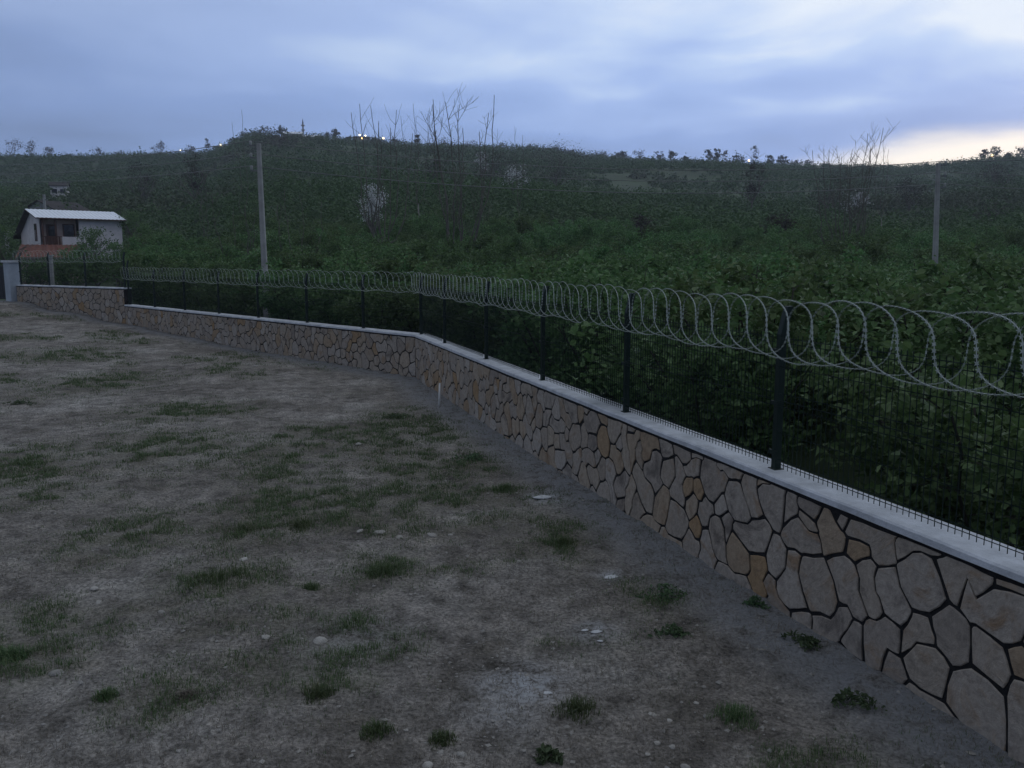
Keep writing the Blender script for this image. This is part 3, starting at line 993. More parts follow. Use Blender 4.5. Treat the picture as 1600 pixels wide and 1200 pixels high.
bare_tree(605, 372, 46, 218, 'tall leafless tree with thin upright shoots just right of the left concrete pole', 8, 1.9, 3, 1, .11, fork=.2)
bare_tree(722, 365, 44, 214, 'tallest forked leafless tree left of centre with many curved twigs against the sky', 9, 2.3, 8, 2, .13, fork=.16)
bare_tree(1325, 408, 48, 206, 'wide leafless tree before the bright sunset strip, left of the right pole', 12, 2.2, 13, 2, .10, bark='bark', fork=.15)
bare_tree(1380, 330, 70, 118, 'slender leafless tree close left of the right concrete pole', 3, .8, 14, 1, .06)
bare_tree(380, 300, 62, 126, 'single thin leafless pole-like tree left of the left concrete pole', 2, .5, 15, 0, .05)
bare_tree(812, 300, 60, 108, 'thin leafless sapling standing alone right of the tallest forked tree', 2, .35, 16, 1, .05)
bare_tree(655, 300, 62, 138, 'leafless tree of curved shoots between the two tall bare trees', 4, 1.3, 18, 1, .07)
bare_tree(460, 345, 40, 66, 'low leafless bush with pale crooked limbs right of the left concrete pole', 5, 1.6, 21, 1, .05, name='bare_shrub', fork=.1)
bare_tree(375, 350, 40, 60, 'low leafless bush with pale crooked limbs left of the left concrete pole', 5, 1.5, 22, 1, .05, name='bare_shrub', fork=.1)
bare_tree(315, 350, 60, 70, 'slim pale-stemmed leafless tree between the white-roofed house and left pole', 3, .6, 23, 1, .06)


def leafy_tree(px, py, Y, Hpx, Wpx, label, seed, m='tree_leaf', n=1500, group=None, name='tree', sz=None, lob=6, gap=.55, trunk_frac=.25):
    pr = random.Random(seed); r = np.random.default_rng(seed)
    b = at_y(px, py, Y); zb = float(hill_h(b[0], b[1])) - .1; k = Y / FPX
    top = b[2] + Hpx * k; Ht = max(top - zb, 1.0); Wd = Wpx * k * .5
    root = empty(name, (b[0], b[1], zb)); tag(root, label, 'tree', group)
    mb = MB(); tips = []
    cz = max(Ht * trunk_frac, Ht - max(Hpx * k * .95, Wd * 1.2))
    mb.tube([Vector((0, 0, -.3)), Vector((.03, 0, cz))], [.03 * Ht ** .6 + .04, .025 * Ht ** .6 + .02], 6)
    for i in range(6):
        a = i * 1.05 + pr.uniform(-.3, .3)
        branch(mb, Vector((0, 0, cz * pr.uniform(.7, 1))), Vector((math.cos(a) * .8, math.sin(a) * .8, 1.1)), (Ht - cz) * .75, .02 * Ht ** .6 + .015, 1, pr, .2, tips, .15, .01)
    mb.build('trunk', M['bark'], root)
    C = []
    for i in range(lob * 3):
        a, w = pr.uniform(0, 6.28), Wd * pr.uniform(0, .85)
        zc = cz + (Ht - cz) * pr.uniform(.12, .9)
        w *= math.sqrt(max(.05, 1 - ((zc - cz) / (Ht - cz) * 2 - .9) ** 2 * .8))
        rad = Wd * pr.uniform(.16, .40)
        m_ = n // (lob * 3)
        q = r.normal(size=(m_, 3)) * rad * .55
        C.append(q * np.array([1, 1, .8]) + np.array([math.cos(a) * w, math.sin(a) * w, zc]))
    C = np.concatenate(C)
    v, f = leaf_cloud(C, r.uniform(.6, 1.3, len(C)) * (sz or k * 2.6), r, .25, 'quad', .8)
    link('crown', np_mesh('crown', v, f, M[m]), root)
    return root


# flowering trees
leafy_tree(582, 350, 52, 60, 54, 'white blossoming tree on the slope right of the left concrete pole', 31, 'blossom', 2000, name='blossom_tree', sz=.085, lob=9)
leafy_tree(752, 268, 120, 28, 30, 'small pale blossoming tree behind the tallest forked bare tree', 32, 'blossom', 260, name='blossom_tree', sz=.22)
leafy_tree(802, 298, 100, 38, 50, 'pale grey blossoming tree right of the tallest forked bare tree', 33, 'blossom', 330, name='blossom_tree', sz=.2)
leafy_tree(1336, 330, 90, 30, 46, 'faint pale blossoming tree behind the bare tree near the right pole', 34, 'blossom', 280, name='blossom_tree', sz=.2)
leafy_tree(1000, 372, 60, 36, 50, 'pale greyish budding bush on the slope at centre right', 35, 'twig', 900, name='budding_bush', sz=.12)
leafy_tree(1222, 395, 58, 62, 74, 'round dark brown leafless shrub among the orchard right of centre', 36, 'twig', 3200, name='round_shrub', sz=.10, trunk_frac=.08)
# brown leafless copses on the slope
COPSE = [(870, 300, 150, 70, 110, 'large brown leafless copse under the ridge right of centre'), (780, 292, 160, 52, 90, 'brown leafless copse behind the tallest forked bare tree'),
         (680, 300, 150, 50, 60, 'brown leafless copse between the two tall bare trees'), (305, 330, 110, 92, 44, 'tall greyish leafless tree midway between house roof and left pole'),
         (1175, 315, 130, 64, 40, 'dark slim tree on the slope below the ridge lamps at right'), (1300, 330, 120, 60, 90, 'brown leafless thicket around the wide bare tree near right pole'),
         (1420, 330, 130, 50, 70, 'brown thicket just left of the right concrete pole'), (1560, 300, 170, 44, 80, 'brown scrubby tree on the slope at the far right'),
         (225, 318, 130, 60, 60, 'grey leafless tree on the slope above the white roof'), (440, 262, 260, 48, 90, 'brown wooded flank of the left hilltop'),
         (1545, 345, 100, 30, 60, 'pale green bush on the slope at the right edge')]
for i, (px, py, Y, h, w, lab) in enumerate(COPSE):
    leafy_tree(px, py, Y, h, w, lab, 50 + i, 'twig', 1500, name='leafless_tree', sz=Y / FPX * 1.8, lob=8)
# skyline trees one can tell apart
RIDGE_T = [(20, 248, 30, 44, 'twig'), (50, 248, 26, 36, 'twig'), (78, 250, 20, 22, 'twig'), (155, 245, 12, 26, 'twig'), (185, 246, 8, 26, 'twig'), (250, 244, 22, 26, 'twig'), (110, 248, 7, 20, 'twig'),
           (300, 242, 14, 22, 'twig'), (325, 240, 24, 10, 'twig'), (385, 222, 14, 46, 'tree_leaf'), (415, 216, 15, 50, 'tree_leaf'), (440, 214, 15, 24, 'tree_leaf'), (370, 232, 14, 24, 'tree_leaf'),
           (525, 222, 22, 16, 'tree_leaf'), (512, 222, 16, 14, 'twig'), (545, 224, 10, 16, 'tree_leaf'), (585, 226, 9, 24, 'tree_leaf'), (620, 228, 10, 22, 'twig'), (653, 230, 20, 12, 'tree_leaf'),
           (690, 232, 14, 34, 'twig'), (730, 234, 12, 40, 'twig'), (780, 236, 11, 36, 'twig'), (835, 238, 10, 34, 'twig'), (870, 240, 14, 40, 'twig'), (893, 246, 14, 30, 'twig'), (940, 250, 12, 30, 'twig'), (970, 251, 13, 24, 'tree_leaf'),
           (1000, 253, 18, 26, 'twig'), (1030, 255, 18, 20, 'twig'), (1048, 256, 20, 18, 'tree_leaf'), (1070, 257, 10, 20, 'tree_leaf'), (1107, 258, 24, 15, 'tree_leaf'), (1119, 258, 26, 14, 'tree_leaf'),
           (1133, 258, 24, 13, 'twig'), (1152, 260, 20, 30, 'tree_leaf'), (1178, 260, 36, 14, 'twig'), (1203, 262, 20, 17, 'tree_leaf'), (1222, 262, 19, 20, 'tree_leaf'), (1243, 263, 12, 18, 'twig'), (1262, 264, 14, 14, 'twig'),
           (1290, 265, 8, 20, 'twig'), (1345, 267, 7, 26, 'tree_leaf'), (1392, 268, 8, 24, 'tree_leaf'), (1445, 266, 10, 22, 'twig'), (1500, 260, 9, 24, 'twig'), (1535, 256, 22, 16, 'tree_leaf'), (1555, 254, 23, 22, 'tree_leaf'), (1575, 252, 12, 20, 'tree_leaf'), (1596, 250, 20, 22, 'tree_leaf')]
SPEC = {(1178, 260): 'thin tall lone tree on the ridge beside an orange lamp at right', (1107, 258): 'dark upright tree on the ridge, left of a close pair right of centre',
        (1119, 258): 'dark upright tree on the ridge, right of a close pair right of centre', (525, 222): 'dark round tree on the skyline right of the minaret',
        (20, 248): 'bushy tree at the far left end of the skyline', (1596, 250): 'dark round tree at the far right end of the skyline',
        (1555, 254): 'dark tree beside the orange lamp on the right-hand skyline', (250, 244): 'reddish bare tree on the skyline above the slope left of the left pole',
        (325, 240): 'thin bare tree on the skyline just left of the wooded hilltop'}
for i, (px, py, h, w, m) in enumerate(RIDGE_T):
    lab = SPEC.get((px, py)); kind_ = 'leafless brown tree in the row of small trees along the ridge' if m == 'twig' else 'dark green tree in the row of small trees along the ridge'
    leafy_tree(px, py + 3, RIDGE - 6 - 3 * (i % 3), h + 3, w, lab or kind_, 200 + i, m, 300, None if lab else ('bare trees along the ridge' if m == 'twig' else 'green trees along the ridge'), 'ridge_tree', sz=.75 if m == 'tree_leaf' else .5, lob=4)

# ================================================================== power poles and wires
def pole(px_top, py_top, px_base, Y, label, side):
    t, b = at_y(px_top, py_top, Y), at_y(px_base, 480, Y)
    zb = float(hill_h(b[0], Y)) - .1
    root = empty('utility_pole', (b[0], Y, zb)); tag(root, label, 'pole')
    H_ = t[2] - zb
    lean = (t[0] - b[0])
    mb = MB(); vs = []; n = 12
    for k in range(n + 1):
        q = k / n; w = .098 - .036 * q; x = lean * q
        c = .35 * w
        vs += [(x - w + c, -w, H_ * q), (x + w - c, -w, H_ * q), (x + w, -w + c, H_ * q), (x + w, w - c, H_ * q), (x + w - c, w, H_ * q), (x - w + c, w, H_ * q), (x - w, w - c, H_ * q), (x - w, -w + c, H_ * q)]
    fs = [(k * 8 + j, k * 8 + (j + 1) % 8, k * 8 + 8 + (j + 1) % 8, k * 8 + 8 + j) for k in range(n) for j in range(8)] + [tuple(n * 8 + j for j in range(8))]
    mb.add(vs, fs); mb.build('shaft', M['pole'], root)
    att = []
    for dz in (.06, .42, .80):
        x = lean * (1 - dz / H_)
        ar = MB().box(min(x, x + side * .28), max(x, x + side * .28), -.03, .03, H_ - dz - .03, H_ - dz + .01).build('bracket', M['cable'], root)
        ins = MB(); cx = x + side * .25
        ins.tube([(cx, 0, H_ - dz + .01), (cx, 0, H_ - dz + .04), (cx, 0, H_ - dz + .07), (cx, 0, H_ - dz + .10), (cx, 0, H_ - dz + .14)], [.025, .05, .035, .05, .025], 8)
        ins.build('insulator', M['porcelain'], ar, True)
        att.append(Vector((b[0] + cx, Y, zb + H_ - dz + .13)))
    return att


LP = pole(404, 224, 417, 27.0, 'weathered concrete utility pole rising from the orchard left of centre', -1)
RP = pole(1466, 255, 1461, 30.0, 'grey concrete utility pole rising from the orchard near the right edge', 1)
FAR_L = [Vector(at_y(-140, y, 56)) for y in (250, 262, 272)]
FAR_R = [Vector(at_y(1790, y, 27)) for y in (232, 268, 294)]
for k in range(3):
    nm = ('uppermost', 'middle', 'lowest')[k]
    for a, b, sag, where in ((LP[k], RP[k], .55, 'between the two concrete poles'), (LP[k], FAR_L[k], .5, 'running left from the left concrete pole'), (RP[k], FAR_R[k], .12, 'running right from the right concrete pole')):
        pts = [a.lerp(b, i / 24) - Vector((0, 0, sag * 4 * (i / 24) * (1 - i / 24))) for i in range(25)]
        tag(MB().tube(pts, .012, 4).build('overhead_wire', M['cable'], smooth=True), f'{nm} thin overhead wire {where}', 'wire')

# ================================================================== the white-roofed house and its neighbours
def gable_house(name, label, o, rz, w, dp, hw, hr, mw, mr, nwin=3, over=.25, door=True):
    """small plain house: walls, two roof slopes, windows; front faces local -y"""
    root = empty(name, o, rz); tag(root, label, 'house')
    mb = MB(); mb.add([(-w / 2, 0, 0), (w / 2, 0, 0), (w / 2, dp, 0), (-w / 2, dp, 0), (-w / 2, 0, hw), (w / 2, 0, hw), (w / 2, dp, hw), (-w / 2, dp, hw), (-w / 2, dp / 2, hw + hr), (w / 2, dp / 2, hw + hr)],
                      [(0, 1, 5, 4), (2, 3, 7, 6), (1, 2, 6, 9, 5), (3, 0, 4, 8, 7)])
    mb.build('wall', M[mw], root)
    for sgn in (0, 1):
        y0, y1 = (-over, dp / 2) if sgn == 0 else (dp + over, dp / 2)
        ze = hw - hr * over / (dp / 2) + .03; x0, x1 = -w / 2 - over, w / 2 + over
        mb = MB(); mb.add([(x0, y0, ze), (x1, y0, ze), (x1, y1, hw + hr + .03), (x0, y1, hw + hr + .03), (x0, y0, ze + .09), (x1, y0, ze + .09), (x1, y1, hw + hr + .12), (x0, y1, hw + hr + .12)],
                          [(0, 3, 2, 1), (4, 5, 6, 7), (0, 1, 5, 4), (1, 2, 6, 5), (2, 3, 7, 6), (3, 0, 4, 7)])
        mb.build('roof', M[mr], root)
    for i in range(nwin):
        x = -w / 2 + w * (i + .5) / nwin
        fr = MB().box(x - .5, x + .5, -.05, .03, hw * .42, hw * .8).build('window', M['white_wall'], root)
        MB().box(x - .42, x + .42, -.06, -.045, hw * .42 + .08, hw * .8 - .08).build('pane', M['glass'], fr)
    return root


def house():
    Y = 70.0; k = Y / FPX
    o = at_y(66, 390, Y); th = R(43)
    root = empty('farmhouse', (o[0], o[1], o[2]), th)
    tag(root, 'pale two-storey farmhouse with white sheet-metal roof at the left edge', 'house')
    L, Dp, Hw = 6.3, 6.0, 2.45                              # upper storey above local z = 0
    zf = -4.5
    def part(n, m, *boxes, par=root):
        mb = MB()
        for b_ in boxes: mb.box(*b_)
        return mb.build(n, M[m], par)
    ridge = Hw + .85
    yr = 2.4
    # walls: recessed balcony at the left half, white wall at the right
    part('wall', 'white_wall', (2.9, L, 0, .2, zf, Hw), (L - .2, L, .2, Dp, zf, Hw), (.0, 2.898, 0, .2, zf, 0.0), (.2, L - .2, Dp - .2, Dp, zf, Hw))
    gb = MB(); gb.add([(0, .2, zf), (0, Dp, zf), (0, Dp, Hw - 1.1), (0, yr, ridge - .1), (0, .2, Hw)], [(0, 4, 3, 2, 1)])
    gb.add([(.2, .2, zf), (.2, Dp, zf), (.2, Dp, Hw - 1.1), (.2, yr, ridge - .1), (.2, .2, Hw)], [(0, 1, 2, 3, 4)])
    gb.build('gable_wall', M['white_wall'], root)
    part('balcony_wall', 'pink_wall', (.2, 2.9, .8, .95, -.1, Hw))
    part('balcony_floor', 'pink_wall', (.002, 2.898, -.25, .8, -.12, .0))
    part('parapet', 'white_wall', (1.5, 2.88, -.22, -.08, .002, 1.05))
    rail = part('railing', 'brown_wood', (.02, 1.49, -.2, -.12, 1.0, 1.08), (.02, 1.49, -.2, -.12, .08, .14))
    for i in range(7): part('baluster', 'brown_wood', (.04 + i * .2, .16 + i * .2, -.19, -.13, .141, .999), par=rail)
    for x in (.02, 1.0): part('balcony_post', 'brown_wood', (x, x + .13, -.24, -.11, 1.081, Hw))
    w_ = part('window', 'brown_wood', (1.85, 2.75, 0.73, 0.797, 1.0, 2.1)); part('pane', 'glass', (1.93, 2.67, 0.715, 0.729, 1.08, 2.02), par=w_)
    dr = part('door', 'brown_wood', (.6, 1.4, 0.73, 0.797, .0, 2.05)); part('pane', 'glass', (.75, 1.25, 0.715, 0.729, 1.1, 1.9), par=dr)
    w_ = part('gable_window', 'brown_wood', (-.05, .0, 1.1, 1.7, .7, 2.1)); part('pane', 'glass', (-.065, -.051, 1.17, 1.63, .78, 2.02), par=w_)
    # front slope: white ribbed sheets; rear slope longer and steeper
    x0, x1, ye = -.45, L + .25, -.55
    sl_ = MB(); n = 44; vs = []; ze = Hw + .06
    for i in range(n + 1):
        x = x0 + (x1 - x0) * i / n; dz = .035 if i % 2 else 0
        vs += [(x, ye, ze + dz), (x, yr, ridge + dz)]
    sl_.add(vs, [(2 * i, 2 * i + 2, 2 * i + 3, 2 * i + 1) for i in range(n)])
    sl_.build('roof_sheet', M['metal_roof'], root)
    MB().add([(x0, ye, ze - .07), (x1, ye, ze - .07), (x1, yr, ridge - .07), (x0, yr, ridge - .07), (x0, ye, ze - .004), (x1, ye, ze - .004), (x1, yr, ridge - .004), (x0, yr, ridge - .004)],
             [(0, 3, 2, 1), (0, 1, 5, 4), (1, 2, 6, 5), (2, 3, 7, 6), (3, 0, 4, 7), (4, 5, 6, 7)]).build('roof_deck', M['brown_wood'], root)
    MB().add([(x0, yr + .002, ridge - .07), (x1, yr + .002, ridge - .07), (x1, Dp + .9, Hw - 1.5), (x0, Dp + .9, Hw - 1.5), (x0, yr + .002, ridge + .02), (x1, yr + .002, ridge + .02), (x1, Dp + .9, Hw - 1.4), (x0, Dp + .9, Hw - 1.4)],
             [(0, 3, 2, 1), (0, 1, 5, 4), (1, 2, 6, 5), (2, 3, 7, 6), (3, 0, 4, 7), (4, 5, 6, 7)]).build('rear_roof', M['dark_tile'], root)
    part('side_panel', 'white_wall', (-1.2, -1.1, Dp - .8, Dp + .3, -.3, 1.7))

    # red tiled porch roof in front, a shed of its own
    o2 = at_y(24, 402, 66.0)
    sh = empty('tiled_shed', (o2[0], o2[1], o2[2]), th * .6); tag(sh, 'low shed with red clay tile roof in front of the farmhouse', 'shed')
    W2 = 5.2
    mb = MB(); n = 26; vs = []
    for i in range(n + 1):
        x = W2 * i / n; dz = .05 if i % 2 else 0
        vs += [(x, -.4, .0 + dz), (x * .93 + .1, 1.2, .42 + dz), (x * .86 + .2, 2.8, .98 + dz)]
    mb.add(vs, [(3 * i + j, 3 * i + 3 + j, 3 * i + 4 + j, 3 * i + 1 + j) for i in range(n) for j in (0, 1)]); mb.build('tile_roof', M['tile'], sh)
    MB().box(0, W2, -.38, -.3, -.14, -.01).build('eave_board', M['pale_wood'], sh)
    for i in range(5): MB().box(.25 + i * 1.15, .40 + i * 1.15, -.25, -.1, -2.6, -.142).build('post', M['pale_wood'], sh)
    MB().box(.3, W2 - .3, 1.0, 1.15, -2.6, .25).build('wall', M['pink_wall'], sh)
    gmb = MB(); gmb.add([(3.6, -.5, .15), (5.6, -.5, .15), (4.6, -.5, .85), (3.6, 2.4, .3), (5.6, 2.4, .3), (4.6, 2.4, 1.0)], [(0, 2, 5, 3), (1, 4, 5, 2)]); gmb.build('small_gable_roof', M['dark_tile'], sh)
    MB().add([(3.6, -.52, .1), (3.75, -.52, .1), (4.6, -.52, .74), (5.45, -.52, .1), (5.6, -.52, .1), (4.6, -.52, .88)], [(0, 1, 2, 5), (2, 3, 4, 5)]).build('barge_board', M['pale_wood'], sh)


house()
b = at_y(113, 326, 100); gable_house('dark_house', 'dark gabled roof of a house just behind the white-roofed farmhouse', (b[0], 100, b[2] - 2.4), R(70), 5.0, 4.4, 2.2, .95, 'grey_wall', 'dark_tile', 2)
b = at_y(92, 303, 150); gable_house('small_house', 'small pale house on the slope above the farmhouse', (b[0], 150, b[2] - 1.0), R(20), 2.6, 3.0, 2.4, .55, 'white_wall', 'dark_tile', 2)
b = at_y(70, 322, 92); rt = empty('short_post', (b[0], 92, b[2] - 2)); tag(rt, 'short pale post with crossbar above the farmhouse roof', 'post')
MB().box(-.1, .1, -.1, .1, 0, 3.2).build('shaft', M['pole'], rt); MB().box(-.35, .35, -.05, .05, 2.6, 2.7).build('crossbar', M['cable'], rt)
# climbing bush against the house, hedge before it
leafy_tree(150, 398, 64, 40, 60, 'leafy bush growing against the farmhouse white wall', 71, 'leaf', 1600, name='garden_bush', sz=.12)
leafy_tree(128, 420, 56, 38, 70, 'green garden bush in front of the tiled shed', 72, 'leaf', 1800, name='garden_bush', sz=.11)
leafy_tree(182, 425, 52, 44, 60, 'green garden bush beside the stepped-up fence end', 73, 'leaf', 1800, name='garden_bush', sz=.11)
leafy_tree(12, 412, 62, 60, 60, 'dark garden tree at the left edge beside the farmhouse', 74, 'leaf', 1800, name='garden_tree', sz=.12)
for k_, (px, py, Y, h_, w_) in enumerate(((215, 405, 50, 40, 60), (250, 400, 52, 38, 60), (230, 385, 62, 36, 60), (205, 365, 75, 36, 60), (20, 375, 95, 50, 70), (0, 340, 120, 50, 80), (60, 425, 48, 22, 70), (100, 430, 46, 24, 60), (150, 430, 44, 26, 60), (190, 440, 40, 40, 50), (225, 430, 38, 34, 50))):
    leafy_tree(px, py, Y, h_, w_, 'green bush in the thicket between farmhouse and fence', 80 + k_, 'leaf', 1700, 'bushes around the farmhouse', 'thicket_bush', .12, trunk_frac=.1)

# ------------------------------------------------------------------ gate pillar and gate at the wall's end
dd = dirn(PC, PD)
gp_ = PD + dd * .25
zg = float(yard_h(gp_[0], gp_[1], False))
gr = empty('gate_pillar', (gp_[0], gp_[1], zg - .1), math.atan2(dd[1], dd[0])); tag(gr, 'pale blue-white gate pillar at the left end of the stone wall', 'pillar')
MB().box(-.2, .2, -.2, .2, 0, 1.62).build('shaft', M['pillar'], gr); MB().box(-.26, .26, -.26, .26, 1.621, 1.71).build('cap', M['coping'], gr)
gg = PD + dd * .5
gt = empty('iron_gate', (gg[0], gg[1], zg - .05), math.atan2(dd[1], dd[0])); tag(gt, 'dark iron gate closing the gap left of the pale gate pillar', 'gate')
MB().box(0, 2.6, -.03, .03, .1, .16).box(0, 2.6, -.03, .03, 1.4, 1.46).box(0, .06, -.03, .03, .161, 1.399).box(2.54, 2.6, -.03, .03, .161, 1.399).build('gate_frame', M['iron'], gt)
for i in range(12): MB().box(.1 + i * .205, .28 + i * .205, -.012, .012, .161, 1.399).build('slat', M['iron'], gt)
bp_ = at_y(82, 444, 40); MB_ = MB().box(-.07, .07, -.07, .07, 0, 1.75).box(-.12, .12, -.12, .12, 1.751, 1.81)
o = MB_.build('timber_post', M['pole']); o.location = (bp_[0], 40, float(yard_h(bp_[0], 40, False))); tag(o, 'pale square post behind the stepped-up fence', 'post')

# ================================================================== village and lamps on the ridge
def ridge_at(px, py, Y): return at_y(px, py, Y)


for lab, px, py, Y, w, dp, hw, hr_, mw, mr, rz in (
        ('pale grey hilltop building with broad roof left of the minaret', 457, 216, 396, 8, 7, 2.0, 1.2, 'grey_wall', 'metal_roof', 8),
        ('hilltop house with pale roof just right of the minaret', 484, 219, 394, 6.5, 6, 1.5, 1.0, 'grey_wall', 'metal_roof', -12),
        ('small dark-roofed house on the left skyline beside a white lamp', 348, 238, 408, 7, 6, 2.0, 1.0, 'grey_wall', 'dark_tile', 5),
        ('hilltop house among trees near the cluster of white lamps', 566, 224, 405, 7, 6, 2.4, 1.0, 'grey_wall', 'dark_tile', 15),
        ('low house on the ridge between the two orange lamps at right', 1138, 262, 405, 7, 6, 1.6, .9, 'grey_wall', 'metal_roof', 0)):
    b = ridge_at(px, py, Y); gable_house('ridge_house', lab, (b[0], Y, b[2] - .6), R(rz), w, dp, hw + .6, hr_, mw, mr, 3)
b = ridge_at(474, 218, 404); mn = empty('minaret', (b[0], 404, b[2] - 2)); tag(mn, 'slender minaret with two balconies on the left hilltop', 'minaret')
zt = at_y(474, 185, 404)[2] - (b[2] - 2)
MB().tube([(0, 0, 0), (0, 0, zt * .80)], [.42, .34], 10).build('shaft', M['grey_wall'], mn, True)
MB().tube([(0, 0, zt * .801), (0, 0, zt)], [.36, .02], 10).build('spire', M['dark_tile'], mn)
for q in (.50, .68): MB().tube([(0, 0, zt * q), (0, 0, zt * q + .35), (0, 0, zt * q + .36), (0, 0, zt * q + .8)], [.40, .80, .80, .80], 10).build('balcony', M['grey_wall'], mn)
LAMPS = [(493, 217, 'r', 'red-orange light at the hilltop building right of the minaret', .75), (508, 219, 'w', 'white lamp first right of the red hilltop light', .5), (516, 222, 'w', 'white lamp second right of the red hilltop light', .5),
         (532, 227, 'w', 'small white lamp lowest on the hilltop right of the red light', .4), (562, 211, 'w', 'upper left lamp of the white cluster on the hilltop', .6), (566, 216, 'o', 'lower lamp of the white cluster on the hilltop', .6),
         (571, 212, 'w', 'right lamp of the white cluster on the hilltop', .5), (599, 216, 'o', 'yellow lamp at the foot of the tall left bare tree on the ridge', .7), (345, 227, 'w', 'bright white lamp over the small house on the left skyline', .8),
         (282, 235, 'w', 'small white lamp on the skyline furthest left', .4), (1105, 252, 'o', 'orange lamp by the close pair of trees on the right ridge', .55), (1170, 251, 'o', 'orange lamp by the thin tall ridge tree at right', .6),
         (1020, 254, 'w', 'faint lamp on the ridge right of centre', .3), (1550, 243, 'o', 'orange lamp among trees at the right end of the skyline', .6), (787, 250, 'w', 'faint tiny lamp on the slope right of the tallest bare tree', .25)]
for px, py, c, lab, r_ in LAMPS:
    r_ *= .62
    Y = 396.0 if py < 245 or px > 1000 else 330.0
    p = at_y(px, py, Y); zb = min(float(hill_h(p[0], Y)), p[2] - 1.5)
    rt = empty('street_lamp', (p[0], Y, zb)); tag(rt, lab, 'lamp'); hh = p[2] - zb
    MB().tube([(0, 0, 0), (0, 0, hh + .1)], [.09, .06], 6).build('pole', M['iron'], rt)
    MB().tube([(0, -.1, hh - r_), (0, -.1, hh - r_ * .6), (0, -.1, hh), (0, -.1, hh + r_ * .6), (0, -.1, hh + r_)], [r_ * .1, r_ * .8, r_, r_ * .8, r_ * .1], 8).build('lamp_head', M[{'w': 'lit_white', 'o': 'lit_warm', 'r': 'lit_warm'}[c]], rt, True)
    if c == 'r': MB().box(-2.3, -.6, .2, .35, hh - .8, hh + .7).build('lit_sign', M['lit_red'], rt)

# ================================================================== yard: grass, tufts, weeds, stones, crumbs
def blades(P, h, w, r, lean=.5):
    n = len(P); a = r.uniform(0, 6.283, n); d = np.stack([np.cos(a), np.sin(a), np.zeros(n)], 1); s = np.stack([-np.sin(a), np.cos(a), np.zeros(n)], 1)
    h = np.asarray(h).reshape(-1, 1) * np.ones((n, 1)); w = np.asarray(w).reshape(-1, 1) * np.ones((n, 1)); ln = r.uniform(.15, 1, (n, 1)) * lean
    z = np.array([0, 0, 1.])
    m_ = P + z * h * .6 + d * h * ln * .35; t = P + z * h * (1 - ln * .3) + d * h * ln
    v = np.stack([P - s * w, P + s * w, m_ + s * w * .7, t, m_ - s * w * .7], 1)
    base = np.arange(n)[:, None] * 5
    return v.reshape(-1, 3), np.concatenate([base + np.array(q_) for q_ in ((0, 1, 2), (0, 2, 4), (4, 2, 3))])


yr_ = np.random.default_rng(77)


def scatter(n, dens, ymax=34):
    """points over the yard, denser near the camera"""
    out = []; tot = 0
    while tot < n:
        m = n * 3
        y = np.exp(yr_.uniform(math.log(2.2), math.log(ymax), m)); x = yr_.uniform(-.68, .66, m) * y
        w = wall_sd(x, y)
        k = (w < -.03) & (yr_.random(m) < dens(x, y))
        p = np.stack([x, y], 1)[k]; out.append(p); tot += len(p)
    return np.concatenate(out)[:n]


P2 = scatter(105000, lambda x, y: (green_mask(x, y) ** 1.2 * sstep(fbm(x, y, 4.5, 4, 8), .34, .72) + .03 * sstep(fbm(x, y, 2., 3, 18), .5, .75)) * np.clip(y / 12., .22, 1))
hgt = yr_.uniform(.012, .05, len(P2)) * (.5 + .8 * green_mask(P2[:, 0], P2[:, 1])); dist = P2[:, 1]
P3 = np.column_stack([P2, yard_h(P2[:, 0], P2[:, 1]) - .004])
v, f = blades(P3, hgt * (1 + dist / 40), .0010 + dist * .00020, yr_, 1.1)
tag(link('grass', np_mesh('grass', v, f, M['grass'])), 'short patchy green grass on the bare yard', 'grass', kind='stuff')
P2 = scatter(42000, lambda x, y: .25 + .75 * sstep(fbm(x, y, 1.2, 4, 15), .42, .62))
P3 = np.column_stack([P2, yard_h(P2[:, 0], P2[:, 1]) - .003])
v, f = blades(P3, yr_.uniform(.012, .04, len(P2)), .0010 + P2[:, 1] * .00018, yr_, 1.8)
tag(link('dry_grass', np_mesh('dry_grass', v, f, M['straw'])), 'thin flattened dry straw over the bare yard', 'grass', kind='stuff')


def tuft_mesh(seed, n, rad, h, m):
    r = np.random.default_rng(seed)
    a = r.uniform(0, 6.283, n); q = rad * r.random(n) ** .8 * (1 + .16 * np.sin(a * 3 + seed) + .12 * np.sin(a * 5 + 2 * seed))
    P = np.column_stack([np.cos(a) * q, np.sin(a) * q, np.zeros(n)])
    v, f = blades(P, r.uniform(.3, 1, n) * h * (1.1 - .6 * q / rad), .0023, r, .85)
    return np_mesh('blade', v, f, M[m])


def weed_mesh(seed, n, rad):
    """a few sprawling clumps of small leaves"""
    r = np.random.default_rng(seed); C = []
    for k in range(7):
        a, q = r.uniform(0, 6.283), rad * r.uniform(0, .75); m = n // 6
        C.append(r.normal(size=(m, 3)) * np.array([rad * .26, rad * .22, 0]) * r.uniform(.5, 1.2) + np.array([math.cos(a) * q * 1.2, math.sin(a) * q, 0]))
    C = np.concatenate(C); C[:, 2] = r.uniform(.004, .07, len(C)) * np.clip(1.3 - np.hypot(C[:, 0], C[:, 1]) / rad, .15, 1)
    v, f = leaf_cloud(C, r.uniform(.018, .048, len(C)), r, .5, 'leaf', .5)
    return np_mesh('leaf', v, f, M['weed'])


